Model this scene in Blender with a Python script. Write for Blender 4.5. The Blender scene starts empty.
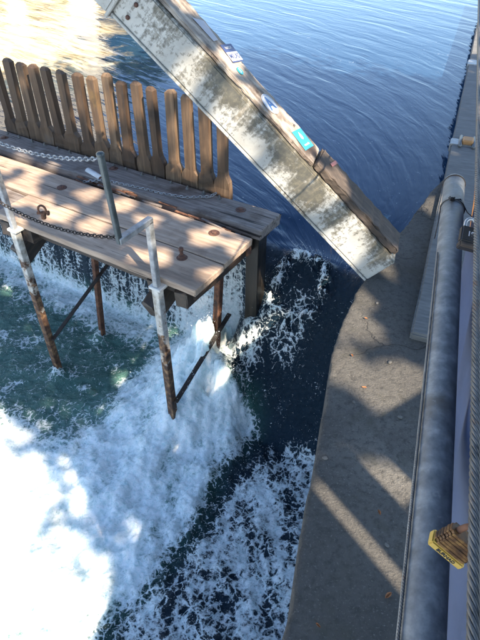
import bpy, bmesh, math, random
import numpy as np
from mathutils import Vector, Matrix
random.seed(7); rng = np.random.default_rng(7)
sc = bpy.context.scene
# ------------------------------------------------------------------ camera
F_PX, PITCH, H = 536.0, math.radians(40.6), 1.8
cam = bpy.data.cameras.new('camera'); camo = bpy.data.objects.new('camera', cam)
sc.collection.objects.link(camo); sc.camera = camo
cam.sensor_fit = 'VERTICAL'; cam.sensor_height = 24.0; cam.lens = F_PX / 640.0 * 24.0
cam.clip_start = 0.02; cam.clip_end = 2000
camo.location = (0, 0, H); camo.rotation_euler = (math.pi / 2 - PITCH, 0, 0)
# ------------------------------------------------------------------ sky, sun, exposure
SUN = Vector((0.382, -0.594, 0.707)).normalized()          # towards the sun
w = bpy.data.worlds.new('World'); sc.world = w; w.use_nodes = True
wn = w.node_tree.nodes; wl = w.node_tree.links
sky = wn.new('ShaderNodeTexSky'); sky.sky_type = 'NISHITA'; sky.sun_disc = False
sky.sun_elevation = math.asin(SUN.z); sky.sun_rotation = math.atan2(SUN.x, SUN.y)
sky.air_density = 1.0; sky.dust_density = 0.3; sky.ozone_density = 2.5
wl.new(sky.outputs[0], wn['Background'].inputs[0]); wn['Background'].inputs[1].default_value = 0.145
sl = bpy.data.lights.new('sun', 'SUN'); sl.energy = 5.0; sl.angle = math.radians(0.53); sl.color = (1.0, 0.87, 0.68)
so = bpy.data.objects.new('sun', sl); sc.collection.objects.link(so)
so.rotation_euler = SUN.to_track_quat('Z', 'Y').to_euler()
sc.view_settings.view_transform = 'Standard'; sc.view_settings.look = 'None'
sc.view_settings.exposure = 1.55; sc.view_settings.gamma = 1.0; sc.view_settings.use_curve_mapping = False
sc.cycles.max_bounces = 6; sc.cycles.diffuse_bounces = 3; sc.cycles.glossy_bounces = 3
sc.cycles.sample_clamp_indirect = 6.0; sc.cycles.caustics_reflective = False; sc.cycles.caustics_refractive = False

# ------------------------------------------------------------------ pixel -> place (camera, plane it lies on)
CP, SP = math.cos(PITCH), math.sin(PITCH)
TX, TY, NX, NY = 0.85, -0.527, 0.527, 0.85               # weir axes: t along the walkway, n upstream across it
CAM = Vector((0, 0, H))
def ray(u, v):
    a = (u - 240) / F_PX; b = (v - 320) / F_PX
    return Vector((a, CP - b * SP, -(SP + b * CP)))
def Pz(u, v, z=0.0):
    r = ray(u, v); return CAM + r * ((z - H) / r.z)
def Pn(u, v, n):
    r = ray(u, v); return CAM + r * (n / (r.x * NX + r.y * NY))
def Pd(u, v, d): return CAM + ray(u, v) * d
def W(t, n, z=0.0): return Vector((t * TX + n * NX, t * TY + n * NY, z))
def tn(p): return (p.x * TX + p.y * TY, p.x * NX + p.y * NY)
DECK_ROT = math.atan2(TY, TX)

# ------------------------------------------------------------------ numpy noise
_perm = np.random.default_rng(3).permutation(256); _perm = np.concatenate([_perm, _perm, _perm])
_g = np.random.default_rng(4).normal(size=(256, 3)); _g /= np.linalg.norm(_g, axis=1)[:, None]
def pnoise(x, y, z=0.0):
    x = np.asarray(x, float); y = np.asarray(y, float); z = np.zeros_like(x) + z
    xi = np.floor(x).astype(int); yi = np.floor(y).astype(int); zi = np.floor(z).astype(int)
    xf, yf, zf = x - xi, y - yi, z - zi
    u, v, w_ = [q * q * q * (q * (q * 6 - 15) + 10) for q in (xf, yf, zf)]
    out = 0
    for dx in (0, 1):
        for dy in (0, 1):
            for dz in (0, 1):
                h = _perm[_perm[_perm[(xi + dx) & 255] + ((yi + dy) & 255)] + ((zi + dz) & 255)]
                gr = _g[h]
                d = gr[..., 0] * (xf - dx) + gr[..., 1] * (yf - dy) + gr[..., 2] * (zf - dz)
                out = out + d * (u if dx else 1 - u) * (v if dy else 1 - v) * (w_ if dz else 1 - w_)
    return out * 1.5
def fbm(x, y, oct=4, z=0.0, gain=0.5):
    s = 0; a = 1.0; f = 1.0; tot = 0
    for k in range(oct):
        s = s + a * pnoise(x * f, y * f, z + 7.3 * k); tot += a; a *= gain; f *= 2.03
    return s / tot
def sstep(a, b, x):
    x = np.clip((x - a) / (b - a), 0, 1); return x * x * (3 - 2 * x)

# ------------------------------------------------------------------ object helpers
COL = sc.collection
def setp(o, label=None, cat=None, group=None, kind=None):
    if label: o['label'] = label
    if cat: o['category'] = cat
    if group: o['group'] = group
    if kind: o['kind'] = kind
    return o
def empty(name, loc, rz=0.0, label=None, cat=None, group=None):
    o = bpy.data.objects.new(name, None); COL.objects.link(o)
    o.location = loc; o.rotation_euler = (0, 0, rz); o.empty_display_size = .05
    return setp(o, label, cat, group)
def link(name, me, mat, parent=None, mtx=None):
    o = bpy.data.objects.new(name, me); COL.objects.link(o)
    if mat and not me.materials: me.materials.append(mat)
    if parent is not None:
        o.parent = parent
        if mtx is not None: o.matrix_parent_inverse = pinv(parent); o.matrix_basis = mtx
    elif mtx is not None: o.matrix_world = mtx
    return o
def pinv(p):                                              # parents here are at top level or children of unrotated parts
    m = p.matrix_basis
    q = p
    while q.parent is not None:
        m = q.parent.matrix_basis @ q.matrix_parent_inverse @ m if False else m
        q = q.parent
    return full(p).inverted()
def full(p):
    if p.parent is None:
        return Matrix.LocRotScale(p.location, p.rotation_euler, p.scale)
    return full(p.parent) @ p.matrix_parent_inverse @ Matrix.LocRotScale(p.location, p.rotation_euler, p.scale)
def mesh(name, v, f, smooth=False):
    me = bpy.data.meshes.new(name); me.from_pydata([tuple(q) for q in v], [], f); me.update()
    if smooth: me.polygons.foreach_set('use_smooth', [True] * len(me.polygons))
    return me
def bm_mesh(bm, name, smooth=False):
    me = bpy.data.meshes.new(name); bmesh.ops.recalc_face_normals(bm, faces=bm.faces); bm.to_mesh(me); bm.free()
    if smooth: me.polygons.foreach_set('use_smooth', [True] * len(me.polygons))
    return me
def box_mesh(name, sx, sy, sz, bev=0.004, cx=0, cy=0, cz=0, seg=1, cuts=0, wob=0.0, seed=0):
    bm = bmesh.new(); bmesh.ops.create_cube(bm, size=1)
    for v in bm.verts: v.co = Vector((v.co.x * sx, v.co.y * sy, v.co.z * sz))
    if cuts:
        L = [e for e in bm.edges if abs((e.verts[0].co - e.verts[1].co).x) > sx * .9]
        bmesh.ops.subdivide_edges(bm, edges=L, cuts=cuts, use_grid_fill=True)
    if bev: bmesh.ops.bevel(bm, geom=[e for e in bm.edges if e.calc_face_angle(0) > .5], offset=bev, segments=seg, affect='EDGES')
    if wob:
        rr = random.Random(seed); ph = [rr.uniform(0, 6) for _ in range(6)]
        for v in bm.verts:
            x = v.co.x
            v.co.y += wob * (math.sin(x * 5 + ph[0]) + .5 * math.sin(x * 13 + ph[1])) * .5 + rr.uniform(-1, 1) * wob * .4
            v.co.z += wob * (math.sin(x * 4 + ph[2]) + .5 * math.sin(x * 11 + ph[3])) * .4 + rr.uniform(-1, 1) * wob * .3
            if abs(abs(x) - sx / 2) < .02: v.co.x += rr.uniform(-1, 1) * wob * 1.2
    for v in bm.verts: v.co += Vector((cx, cy, cz))
    return bm_mesh(bm, name)
def frame_from(d, up=Vector((0, 0, 1))):
    d = d.normalized()
    s = d.cross(up)
    if s.length < 1e-4: s = d.cross(Vector((0, 1, 0)))
    s.normalize(); return d, s, s.cross(d).normalized()
def tube(path, r, sides=12, closed=False, caps=True):
    """verts, faces of a round tube along a list of points; r number or list"""
    V, Fc = [], []; n = len(path); rs = r if hasattr(r, '__len__') else [r] * n
    prev = None
    for i, p in enumerate(path):
        p = Vector(p)
        a = Vector(path[(i - 1) % n]) if (i > 0 or closed) else p
        b = Vector(path[(i + 1) % n]) if (i < n - 1 or closed) else p
        d = (b - a).normalized()
        if prev is None: _, s, u = frame_from(d)
        else:
            s = (prev - d * prev.dot(d)).normalized(); u = s.cross(d).normalized()
        prev = s
        for k in range(sides):
            an = 2 * math.pi * k / sides
            V.append(p + (s * math.cos(an) + u * math.sin(an)) * rs[i])
    m = n if closed else n - 1
    for i in range(m):
        for k in range(sides):
            a = i * sides + k; b = i * sides + (k + 1) % sides
            j = (i + 1) % n
            Fc.append((a, b, j * sides + (k + 1) % sides, j * sides + k))
    if caps and not closed:
        Fc.append(tuple(range(sides))[::-1]); Fc.append(tuple((n - 1) * sides + k for k in range(sides)))
    return V, Fc
def merge(parts):
    V, Fc = [], []
    for v, f in parts:
        o = len(V); V += list(v); Fc += [tuple(i + o for i in q) for q in f]
    return V, Fc
def bar(name, p0, p1, wa, wb, mat, parent=None, up=None, bev=.004):
    """square bar from p0 to p1 (world), local x along it"""
    p0, p1 = Vector(p0), Vector(p1); d, s, u = frame_from(p1 - p0, up or Vector((NX, NY, 0)))
    me = box_mesh(name, (p1 - p0).length, wa, wb, bev)
    R = Matrix((d, s, u)).transposed().to_4x4(); R.translation = (p0 + p1) / 2
    return link(name, me, mat, parent, R)

# ------------------------------------------------------------------ materials
def nodes(name):
    m = bpy.data.materials.new(name); m.use_nodes = True
    nt = m.node_tree; return m, nt, nt.nodes, nt.links, nt.nodes['Principled BSDF']
def coords(nt, scale=(1, 1, 1), rnd=True):
    N, L = nt.nodes, nt.links
    tc = N.new('ShaderNodeTexCoord'); mp = N.new('ShaderNodeMapping'); mp.inputs['Scale'].default_value = scale
    L.new(tc.outputs['Object'], mp.inputs['Vector'])
    if rnd:
        oi = N.new('ShaderNodeObjectInfo'); mu = N.new('ShaderNodeMath'); mu.operation = 'MULTIPLY'; mu.inputs[1].default_value = 37.0
        L.new(oi.outputs['Random'], mu.inputs[0]); L.new(mu.outputs[0], mp.inputs['Location'])
    return mp.outputs['Vector']
def noise(nt, vec, scale, detail=6, rough=.6, dist=0.0):
    n = nt.nodes.new('ShaderNodeTexNoise'); n.inputs['Scale'].default_value = scale
    n.inputs['Detail'].default_value = detail; n.inputs['Roughness'].default_value = rough; n.inputs['Distortion'].default_value = dist
    nt.links.new(vec, n.inputs['Vector']); return n.outputs['Fac']
def ramp(nt, fac, stops):
    r = nt.nodes.new('ShaderNodeValToRGB'); el = r.color_ramp.elements
    while len(el) < len(stops): el.new(.5)
    for e, (p, c) in zip(el, stops):
        e.position = p; e.color = (c if len(c) == 4 else (*c, 1)) if hasattr(c, '__len__') else (c, c, c, 1)
    nt.links.new(fac, r.inputs['Fac']); return r.outputs['Color']
def mixc(nt, fac, a, b):
    m = nt.nodes.new('ShaderNodeMix'); m.data_type = 'RGBA'
    for sock, val in ((m.inputs['Factor'], fac), (m.inputs['A'], a), (m.inputs['B'], b)):
        pass
    fi = [s for s in m.inputs if s.name == 'Factor' and s.type == 'VALUE'][0]
    ai = [s for s in m.inputs if s.name == 'A' and s.type == 'RGBA'][0]; bi = [s for s in m.inputs if s.name == 'B' and s.type == 'RGBA'][0]
    for sk, v in ((fi, fac), (ai, a), (bi, b)):
        if hasattr(v, 'links'): nt.links.new(v, sk)
        elif sk is fi: sk.default_value = v
        else: sk.default_value = (*v, 1)
    return [s for s in m.outputs if s.type == 'RGBA'][0]
def math_(nt, op, a, b=None, clamp=False):
    m = nt.nodes.new('ShaderNodeMath'); m.operation = op; m.use_clamp = clamp
    for i, v in enumerate((a, b)):
        if v is None: continue
        if hasattr(v, 'links'): nt.links.new(v, m.inputs[i])
        else: m.inputs[i].default_value = v
    return m.outputs[0]
def bump(nt, h, strength, dist, bsdf):
    b = nt.nodes.new('ShaderNodeBump'); b.inputs['Strength'].default_value = strength; b.inputs['Distance'].default_value = dist
    nt.links.new(h, b.inputs['Height']); nt.links.new(b.outputs[0], bsdf.inputs['Normal']); return b
def pmat(name, stops, scale=(1, 1, 1), nscale=6, detail=8, rough=.7, metal=0.0, bmp=.3, bd=.004, spots=(), rnd=True, dist=0.0, rrange=.12):
    """noise coloured surface; spots = (colour, noise scale, lo, hi[, stretch])"""
    m, nt, N, L, b = nodes(name)
    v = coords(nt, scale, rnd); f = noise(nt, v, nscale, detail, .62, dist); c = ramp(nt, f, stops)
    hgt = f
    for sp_ in spots:
        col, ns, lo, hi = sp_[:4]
        v2 = coords(nt, sp_[4] if len(sp_) > 4 else (1, 1, 1), rnd)
        f2 = noise(nt, v2, ns, 7, .6); k = ramp(nt, f2, [(lo, 0), (hi, 1)])
        c = mixc(nt, k, c, col)
    L.new(c, b.inputs['Base Color']); b.inputs['Metallic'].default_value = metal
    rr = ramp(nt, f, [(.3, max(0, rough - rrange)), (.7, min(1, rough + rrange))]); L.new(rr, b.inputs['Roughness'])
    if bmp:
        fine = noise(nt, v, nscale * 5, 4, .6)
        bump(nt, math_(nt, 'ADD', f, math_(nt, 'MULTIPLY', fine, .4)), bmp, bd, b)
    return m
GRAIN = (1.2, 14, 14)
M = {}
M['plank'] = pmat('plank_wood', [(.28, (.24, .165, .115)), (.5, (.38, .275, .20)), (.72, (.50, .385, .295))], GRAIN, 3.2, rough=.75, bmp=.35, bd=.002,
                  spots=[((.24, .16, .11), 5, .60, .75), ((.15, .11, .085), 1.6, .50, .72, (.8, 3, 3)), ((.05, .035, .026), 2.2, .635, .66, (.7, 26, 26))])
M['oldplank'] = pmat('weathered_wood', [(.25, (.085, .068, .058)), (.5, (.19, .155, .135)), (.75, (.33, .285, .25))], GRAIN, 3.5, rough=.82, bmp=.7, bd=.004,
                     spots=[((.075, .05, .035), 4, .55, .72), ((.30, .19, .11), 6, .66, .78), ((.02, .015, .012), 2.0, .60, .63, (.6, 22, 22))])
M['needle'] = pmat('needle_wood', [(.25, (.07, .043, .025)), (.5, (.165, .105, .062)), (.75, (.31, .215, .135))], (11, 11, 1.3), 3.0, rough=.72, bmp=.5, bd=.003,
                   spots=[((.24, .155, .06), 3.2, .62, .74), ((.035, .026, .018), 2.4, .56, .72), ((.22, .19, .165), 3.0, .66, .8)])
def vary(m, lo, hi):
    nt = m.node_tree; b = nt.nodes['Principled BSDF']; src = b.inputs['Base Color'].links[0].from_socket
    oi = nt.nodes.new('ShaderNodeObjectInfo'); r_ = ramp(nt, oi.outputs['Random'], [(0, lo), (1, hi)])
    mx = nt.nodes.new('ShaderNodeVectorMath'); mx.operation = 'MULTIPLY'; nt.links.new(src, mx.inputs[0]); nt.links.new(r_, mx.inputs[1]); nt.links.new(mx.outputs[0], b.inputs['Base Color'])
vary(M['needle'], (.30, .25, .22), (.78, .74, .70))
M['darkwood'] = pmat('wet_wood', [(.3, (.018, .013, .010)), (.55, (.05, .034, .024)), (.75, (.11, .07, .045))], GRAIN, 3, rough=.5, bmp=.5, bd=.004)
M['rust'] = pmat('rusty_steel', [(.3, (.045, .02, .013)), (.5, (.13, .055, .03)), (.72, (.27, .13, .07))], (1, 1, 1), 28, rough=.85, bmp=.6, bd=.002,
                 spots=[((.035, .024, .02), 12, .55, .68)])
M['darksteel'] = pmat('dark_steel', [(.3, (.02, .017, .016)), (.6, (.05, .038, .032)), (.75, (.13, .06, .04))], (1, 1, 1), 20, rough=.6, metal=.3, bmp=.3, bd=.001)
M['galv'] = pmat('galvanised_steel', [(.3, (.17, .18, .19)), (.5, (.30, .31, .325)), (.7, (.45, .46, .475))], (1, 1, 1), 22, rough=.5, metal=.55, bmp=.15, bd=.0006)
M['tubesteel'] = pmat('grey_painted_steel', [(.3, (.05, .06, .063)), (.6, (.09, .108, .112)), (.8, (.17, .18, .18))], (1, 1, 1), 18, rough=.42, metal=.35, bmp=.1, bd=.0006)
M['whiteleg'] = pmat('chipped_white_steel', [(.3, (.42, .40, .37)), (.6, (.62, .60, .56)), (.8, (.72, .70, .66))], (1, 1, 1), 14, rough=.6, bmp=.3, bd=.001,
                     spots=[((.22, .12, .06), 9, .56, .68)])
M['leg'] = None
M['pipe'] = pmat('weathered_pipe', [(.30, (.11, .11, .112)), (.5, (.20, .20, .203)), (.70, (.34, .335, .325))], (1, 1, 1), 34, detail=9, rough=.62, metal=.25, bmp=.6, bd=.0012,
                 spots=[((.12, .10, .082), 9, .56, .72), ((.33, .315, .29), 40, .64, .74)])
M['wire'] = pmat('wire_strand', [(.3, (.075, .07, .067)), (.6, (.16, .15, .143)), (.8, (.27, .25, .235))], (1, 1, 1), 60, rough=.45, metal=.5, bmp=.1, bd=.0003,
                 spots=[((.12, .06, .035), 24, .6, .72)])
M['whitebeam'] = None
M['bolt'] = pmat('rusted_bolt', [(.3, (.04, .02, .016)), (.55, (.10, .045, .03)), (.8, (.19, .09, .055))], (1, 1, 1), 60, rough=.75, bmp=.5, bd=.001)
M['nut'] = pmat('grey_nut', [(.3, (.10, .10, .10)), (.7, (.26, .26, .25))], (1, 1, 1), 50, rough=.5, metal=.5, bmp=.2, bd=.0005)

def leg_mat():
    m, nt, N, L, b = nodes('peeling_leg_paint')
    v = coords(nt, (1, 1, 1)); tc = N.new('ShaderNodeTexCoord'); sx = N.new('ShaderNodeSeparateXYZ'); L.new(tc.outputs['Object'], sx.inputs[0])
    big = noise(nt, v, 9, 8, .65)
    h = math_(nt, 'ADD', math_(nt, 'MULTIPLY', math_(nt, 'SUBTRACT', sx.outputs['X'], .72), 1.3), math_(nt, 'MULTIPLY', math_(nt, 'SUBTRACT', big, .5), 2.6))
    k = ramp(nt, h, [(.0, 0), (.12, 1)])                    # paint left towards the top of the leg
    f = noise(nt, v, 26, 8, .6)
    rust = ramp(nt, f, [(.3, (.018, .012, .010)), (.5, (.10, .05, .028)), (.68, (.33, .19, .09))])
    paint = ramp(nt, f, [(.3, (.22, .18, .13)), (.5, (.44, .41, .36)), (.7, (.62, .60, .55))])
    L.new(mixc(nt, k, rust, paint), b.inputs['Base Color']); b.inputs['Roughness'].default_value = .7
    bump(nt, math_(nt, 'ADD', f, k), .5, .002, b); return m
M['leg'] = leg_mat()
def beam_mat():
    m, nt, N, L, b = nodes('stained_white_paint')
    v = coords(nt, (1, 1, 1), False)
    f = noise(nt, v, 5, 8, .6); base = ramp(nt, f, [(.3, (.27, .26, .235)), (.5, (.40, .39, .36)), (.75, (.52, .51, .475))])
    tc = N.new('ShaderNodeTexCoord'); sx = N.new('ShaderNodeSeparateXYZ'); L.new(tc.outputs['Object'], sx.inputs[0])
    # lichen: grows down from the board, in streaks, with speckled edges
    st = noise(nt, coords(nt, (9, 1, 1.3), False), 2.4, 6, .65); bg = noise(nt, coords(nt, (1.1, 1, 1.4), False), 2.3, 5, .6); sp_ = noise(nt, v, 42, 5, .7)
    up_ = math_(nt, 'MULTIPLY', math_(nt, 'ADD', sx.outputs['Z'], .06), 2.1)
    g = math_(nt, 'ADD', math_(nt, 'ADD', up_, math_(nt, 'ADD', math_(nt, 'MULTIPLY', math_(nt, 'SUBTRACT', st, .5), 1.7), math_(nt, 'MULTIPLY', math_(nt, 'SUBTRACT', bg, .46), 3.2))), math_(nt, 'MULTIPLY', math_(nt, 'SUBTRACT', sp_, .5), 1.9))
    k = ramp(nt, g, [(.36, 0), (.52, .55), (.80, 1)])
    lc = ramp(nt, noise(nt, v, 30, 6, .7), [(.35, (.018, .015, .010)), (.52, (.055, .047, .026)), (.7, (.15, .125, .08))])
    c = mixc(nt, math_(nt, 'MULTIPLY', k, .86), base, lc)
    k2 = ramp(nt, noise(nt, v, 70, 4, .7), [(.60, 0), (.67, 1)])
    k2 = math_(nt, 'MULTIPLY', k2, ramp(nt, noise(nt, v, 6, 4, .6), [(.42, 0), (.62, 1)]))
    c = mixc(nt, k2, c, (.07, .06, .035))
    rs = ramp(nt, noise(nt, coords(nt, (5, 1, .7), False), 4, 6, .6), [(.58, 0), (.8, .55)])
    c = mixc(nt, rs, c, (.36, .29, .20))
    L.new(c, b.inputs['Base Color']); b.inputs['Roughness'].default_value = .55
    bump(nt, math_(nt, 'ADD', sp_, k), .35, .0025, b); return m
M['whitebeam'] = beam_mat()
M['boardtop'] = pmat('bleached_board', [(.25, (.10, .075, .06)), (.45, (.26, .21, .17)), (.62, (.46, .39, .32)), (.8, (.56, .49, .42))], (1.5, 6, 6), 4.5, rough=.8, bmp=.7, bd=.004,
                     spots=[((.06, .04, .03), 4.5, .50, .64), ((.05, .04, .035), 30, .62, .7)], rnd=False)
M['darkboard'] = pmat('dark_rough_board', [(.25, (.03, .022, .017)), (.5, (.075, .055, .042)), (.75, (.17, .13, .105))], (1.5, 9, 9), 4.5, rough=.85, bmp=.9, bd=.006, rnd=False)
def concrete_mat():
    m, nt, N, L, b = nodes('worn_concrete')
    v = coords(nt, (1, 1, 1), False)
    f = noise(nt, v, 2.6, 7, .62); fine = noise(nt, v, 34, 6, .78); agg = noise(nt, v, 120, 4, .7)
    c = ramp(nt, f, [(.3, (.055, .050, .044)), (.5, (.108, .099, .088)), (.7, (.21, .194, .17))])
    c = mixc(nt, ramp(nt, fine, [(.36, .85), (.52, 0)]), c, (.045, .042, .038))
    c = mixc(nt, ramp(nt, agg, [(.58, 0), (.68, .55)]), c, (.30, .28, .245))
    c = mixc(nt, ramp(nt, noise(nt, v, 5, 7, .65), [(.54, 0), (.70, .65)]), c, (.06, .056, .036))
    c = mixc(nt, ramp(nt, noise(nt, v, 1.3, 8, .7), [(.47, 0), (.66, .75)]), c, (.048, .042, .036))
    vo = N.new('ShaderNodeTexVoronoi'); vo.feature = 'DISTANCE_TO_EDGE'; vo.inputs['Scale'].default_value = 1.35
    mx = N.new('ShaderNodeVectorMath'); mx.operation = 'ADD'
    nz = N.new('ShaderNodeTexNoise'); nz.inputs['Scale'].default_value = 5; nz.inputs['Detail'].default_value = 6
    L.new(v, nz.inputs['Vector']); sc_ = N.new('ShaderNodeVectorMath'); sc_.operation = 'SCALE'; sc_.inputs['Scale'].default_value = .28
    L.new(nz.outputs['Color'], sc_.inputs[0]); L.new(v, mx.inputs[0]); L.new(sc_.outputs[0], mx.inputs[1]); L.new(mx.outputs[0], vo.inputs['Vector'])
    ck = ramp(nt, vo.outputs['Distance'], [(.0, 1), (.005, 0)])
    ck = math_(nt, 'MULTIPLY', ck, ramp(nt, noise(nt, v, 1.7, 2), [(.45, 0), (.6, 1)]))
    c = mixc(nt, math_(nt, 'MULTIPLY', ck, .8), c, (.035, .032, .03))
    L.new(c, b.inputs['Base Color']); b.inputs['Roughness'].default_value = .9
    hh = math_(nt, 'SUBTRACT', math_(nt, 'ADD', math_(nt, 'MULTIPLY', fine, 1.0), math_(nt, 'MULTIPLY', agg, .5)), ck)
    bump(nt, hh, 1.0, .016, b); return m
M['concrete'] = concrete_mat()
M['fender'] = pmat('grey_rubber_fender', [(.3, (.09, .085, .077)), (.55, (.15, .142, .13)), (.8, (.24, .228, .205))], (9, 1.5, 9), 6, rough=.8, bmp=.4, bd=.002)
def flat(name, col, rough=.5, metal=0.0, var=.15, ns=18, bmp=.1):
    a = tuple(c * (1 - var) for c in col); b_ = tuple(min(1, c * (1 + var)) for c in col)
    return pmat(name, [(.3, a), (.7, b_)], (1, 1, 1), ns, rough=rough, metal=metal, bmp=bmp, bd=.001)
M['clamp'] = flat('clamp_metal', (.38, .37, .35), .45, .4, .45, 14)
M['clamprust'] = flat('clamp_rust', (.45, .22, .08), .6)
M['blue'] = flat('blue_tarpaulin', (.050, .072, .145), .55, 0, .18, 9, .3)
M['orange'] = flat('orange_tarpaulin', (.75, .26, .05), .6, 0, .2, 9, .2)
M['brass'] = flat('brass_lock', (.56, .37, .085), .45, .25, .2, 40)
M['lam'] = pmat('laminated_lock', [(.3, (.02, .011, .006)), (.5, (.11, .05, .018)), (.72, (.34, .19, .06))], (14, 14, 14), 6, rough=.5, metal=.4, bmp=.5, bd=.001)
M['ink'] = flat('black_ink', (.02, .02, .022), .5)
M['blacklock'] = flat('black_lock', (.035, .032, .033), .45, .2)
M['chrome'] = flat('bare_steel', (.45, .45, .46), .35, .7)
M['st_white'] = flat('sticker_white', (.60, .59, .58), .5, 0, .08)
M['st_navy'] = flat('sticker_navy', (.045, .06, .16), .4, 0, .1)
M['st_blue'] = flat('sticker_blue', (.025, .12, .34), .4, 0, .1)
M['st_cyan'] = flat('sticker_cyan', (.02, .23, .37), .4, 0, .18, 30)
M['st_teal'] = flat('sticker_teal', (.04, .34, .38), .4, 0, .1)
M['st_grey'] = flat('sticker_grey', (.40, .39, .42), .5, 0, .12)
M['st_red'] = flat('sticker_red', (.36, .12, .10), .5, 0, .2)
M['dryleaf'] = flat('dry_leaf', (.30, .12, .045), .8, 0, .4, 40)
M['pebble'] = flat('pebble_stone', (.13, .12, .105), .85, 0, .25, 40)

def water_mat():
    m, nt, N, L, b = nodes('river_water_surface')
    def attr(n):
        a = N.new('ShaderNodeAttribute'); a.attribute_name = n; return a
    fo, ae = attr('foam').outputs['Fac'], attr('aer').outputs['Fac']
    flow = attr('flow').outputs['Vector']; calm = attr('calm').outputs['Fac']
    v = coords(nt, (1, 1, 1), False)
    n1 = noise(nt, v, 34, 6, .76, .8); n2 = noise(nt, v, 110, 3, .7)
    mpf = N.new('ShaderNodeMapping'); mpf.inputs['Scale'].default_value = (8, 15, 1); L.new(attr('fan').outputs['Vector'], mpf.inputs['Vector'])
    nS = noise(nt, mpf.outputs[0], 1.0, 7, .68, 1.1)
    thr = math_(nt, 'ADD', fo, math_(nt, 'ADD', math_(nt, 'ADD', math_(nt, 'MULTIPLY', math_(nt, 'SUBTRACT', nS, .5), 1.0), math_(nt, 'MULTIPLY', math_(nt, 'SUBTRACT', n1, .5), 1.0)), math_(nt, 'MULTIPLY', math_(nt, 'SUBTRACT', n2, .5), .55)))
    nzc = N.new('ShaderNodeTexNoise'); nzc.inputs['Scale'].default_value = 9; nzc.inputs['Detail'].default_value = 3; L.new(v, nzc.inputs['Vector'])
    sv_ = N.new('ShaderNodeVectorMath'); sv_.operation = 'SCALE'; sv_.inputs['Scale'].default_value = .16; L.new(nzc.outputs['Color'], sv_.inputs[0])
    ad_ = N.new('ShaderNodeVectorMath'); ad_.operation = 'ADD'; L.new(v, ad_.inputs[0]); L.new(sv_.outputs[0], ad_.inputs[1])
    vor = N.new('ShaderNodeTexVoronoi'); vor.feature = 'DISTANCE_TO_EDGE'; vor.inputs['Scale'].default_value = 17; L.new(ad_.outputs[0], vor.inputs['Vector'])
    lace = ramp(nt, vor.outputs['Distance'], [(0, 1), (.10, .35), (.30, 0)])
    thr = math_(nt, 'ADD', thr, math_(nt, 'MULTIPLY', math_(nt, 'SUBTRACT', lace, .35), .34))
    k = ramp(nt, thr, [(.36, 0), (.47, .5), (.60, .82), (.9, 1)])
    deep = ramp(nt, ae, [(0, (.009, .024, .040)), (.35, (.03, .09, .076)), (.6, (.10, .215, .185)), (1, (.34, .52, .51))])
    mpg = N.new('ShaderNodeMapping'); mpg.inputs['Scale'].default_value = (.8, 5.0, 1); L.new(flow, mpg.inputs['Vector'])
    deep = mixc(nt, calm, deep, (.012, .038, .082))
    sh = math_(nt, 'ADD', attr('glare_tint').outputs['Fac'], math_(nt, 'MULTIPLY', math_(nt, 'SUBTRACT', noise(nt, flow, 2.2, 5, .6), .5), .9))
    deep = mixc(nt, ramp(nt, sh, [(.35, 0), (.75, 1)]), deep, ramp(nt, noise(nt, mpg.outputs[0], 1.3, 5, .6, .5), [(.36, (.16, .115, .06)), (.50, (.42, .33, .19)), (.62, (.56, .47, .31))]))  # pale mirrored glare painted into the water colour
    foamc = ramp(nt, n1, [(.30, (.50, .68, .70)), (.48, (.80, .87, .88)), (.70, (.93, .94, .95))])
    L.new(mixc(nt, k, deep, foamc), b.inputs['Base Color'])
    L.new(ramp(nt, k, [(0, .06), (.6, .55), (1, .8)]), b.inputs['Roughness'])
    b.inputs['IOR'].default_value = 1.333
    b.subsurface_method = 'BURLEY'; L.new(math_(nt, 'MULTIPLY', k, .9), b.inputs['Subsurface Weight'])   # aerated water lets light through
    b.inputs['Subsurface Radius'].default_value = (.75, 1.0, 1.05); b.inputs['Subsurface Scale'].default_value = .10
    # ripples drawn out along the current (flow = potential / stream function)
    mp = N.new('ShaderNodeMapping'); mp.inputs['Scale'].default_value = (.45, 2.4, 1); L.new(flow, mp.inputs['Vector'])
    r1 = noise(nt, mp.outputs[0], 1.25, 2.2, .45, .6)
    mp2 = N.new('ShaderNodeMapping'); mp2.inputs['Scale'].default_value = (1.2, 6.0, 1); L.new(flow, mp2.inputs['Vector'])
    r2 = noise(nt, mp2.outputs[0], 1.6, 4, .5, .4)
    mp3 = N.new('ShaderNodeMapping'); mp3.inputs['Scale'].default_value = (1, 1, 1); L.new(v, mp3.inputs['Vector'])
    r3 = noise(nt, mp3.outputs[0], 7, 3, .5)
    hh = math_(nt, 'ADD', math_(nt, 'MULTIPLY', r1, .012), math_(nt, 'ADD', math_(nt, 'MULTIPLY', r2, .0024), math_(nt, 'MULTIPLY', r3, .0013)))
    hh = math_(nt, 'MULTIPLY', hh, calm)
    rough_ = math_(nt, 'SUBTRACT', 1.0, calm)
    ff = math_(nt, 'ADD', math_(nt, 'ADD', math_(nt, 'MULTIPLY', nS, .010), math_(nt, 'MULTIPLY', n1, .018)), math_(nt, 'MULTIPLY', n2, .003))
    hh = math_(nt, 'ADD', hh, math_(nt, 'MULTIPLY', ff, rough_))
    bump(nt, hh, 1.0, 1.0, b); return m
M['water'] = water_mat()
M['spray'] = flat('spray_drops', (.82, .86, .88), .25, 0, .05, 5, 0)
M['bed'] = pmat('riverbed_gravel', [(.3, (.06, .055, .045)), (.7, (.16, .15, .12))], (1, 1, 1), 3, rough=.9, bmp=.4, bd=.02, rnd=False)
M['blackwood'] = pmat('black_wet_wood', [(.3, (.006, .006, .006)), (.55, (.016, .013, .011)), (.75, (.04, .03, .022))], GRAIN, 3, rough=.4, bmp=.6, bd=.004)
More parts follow.
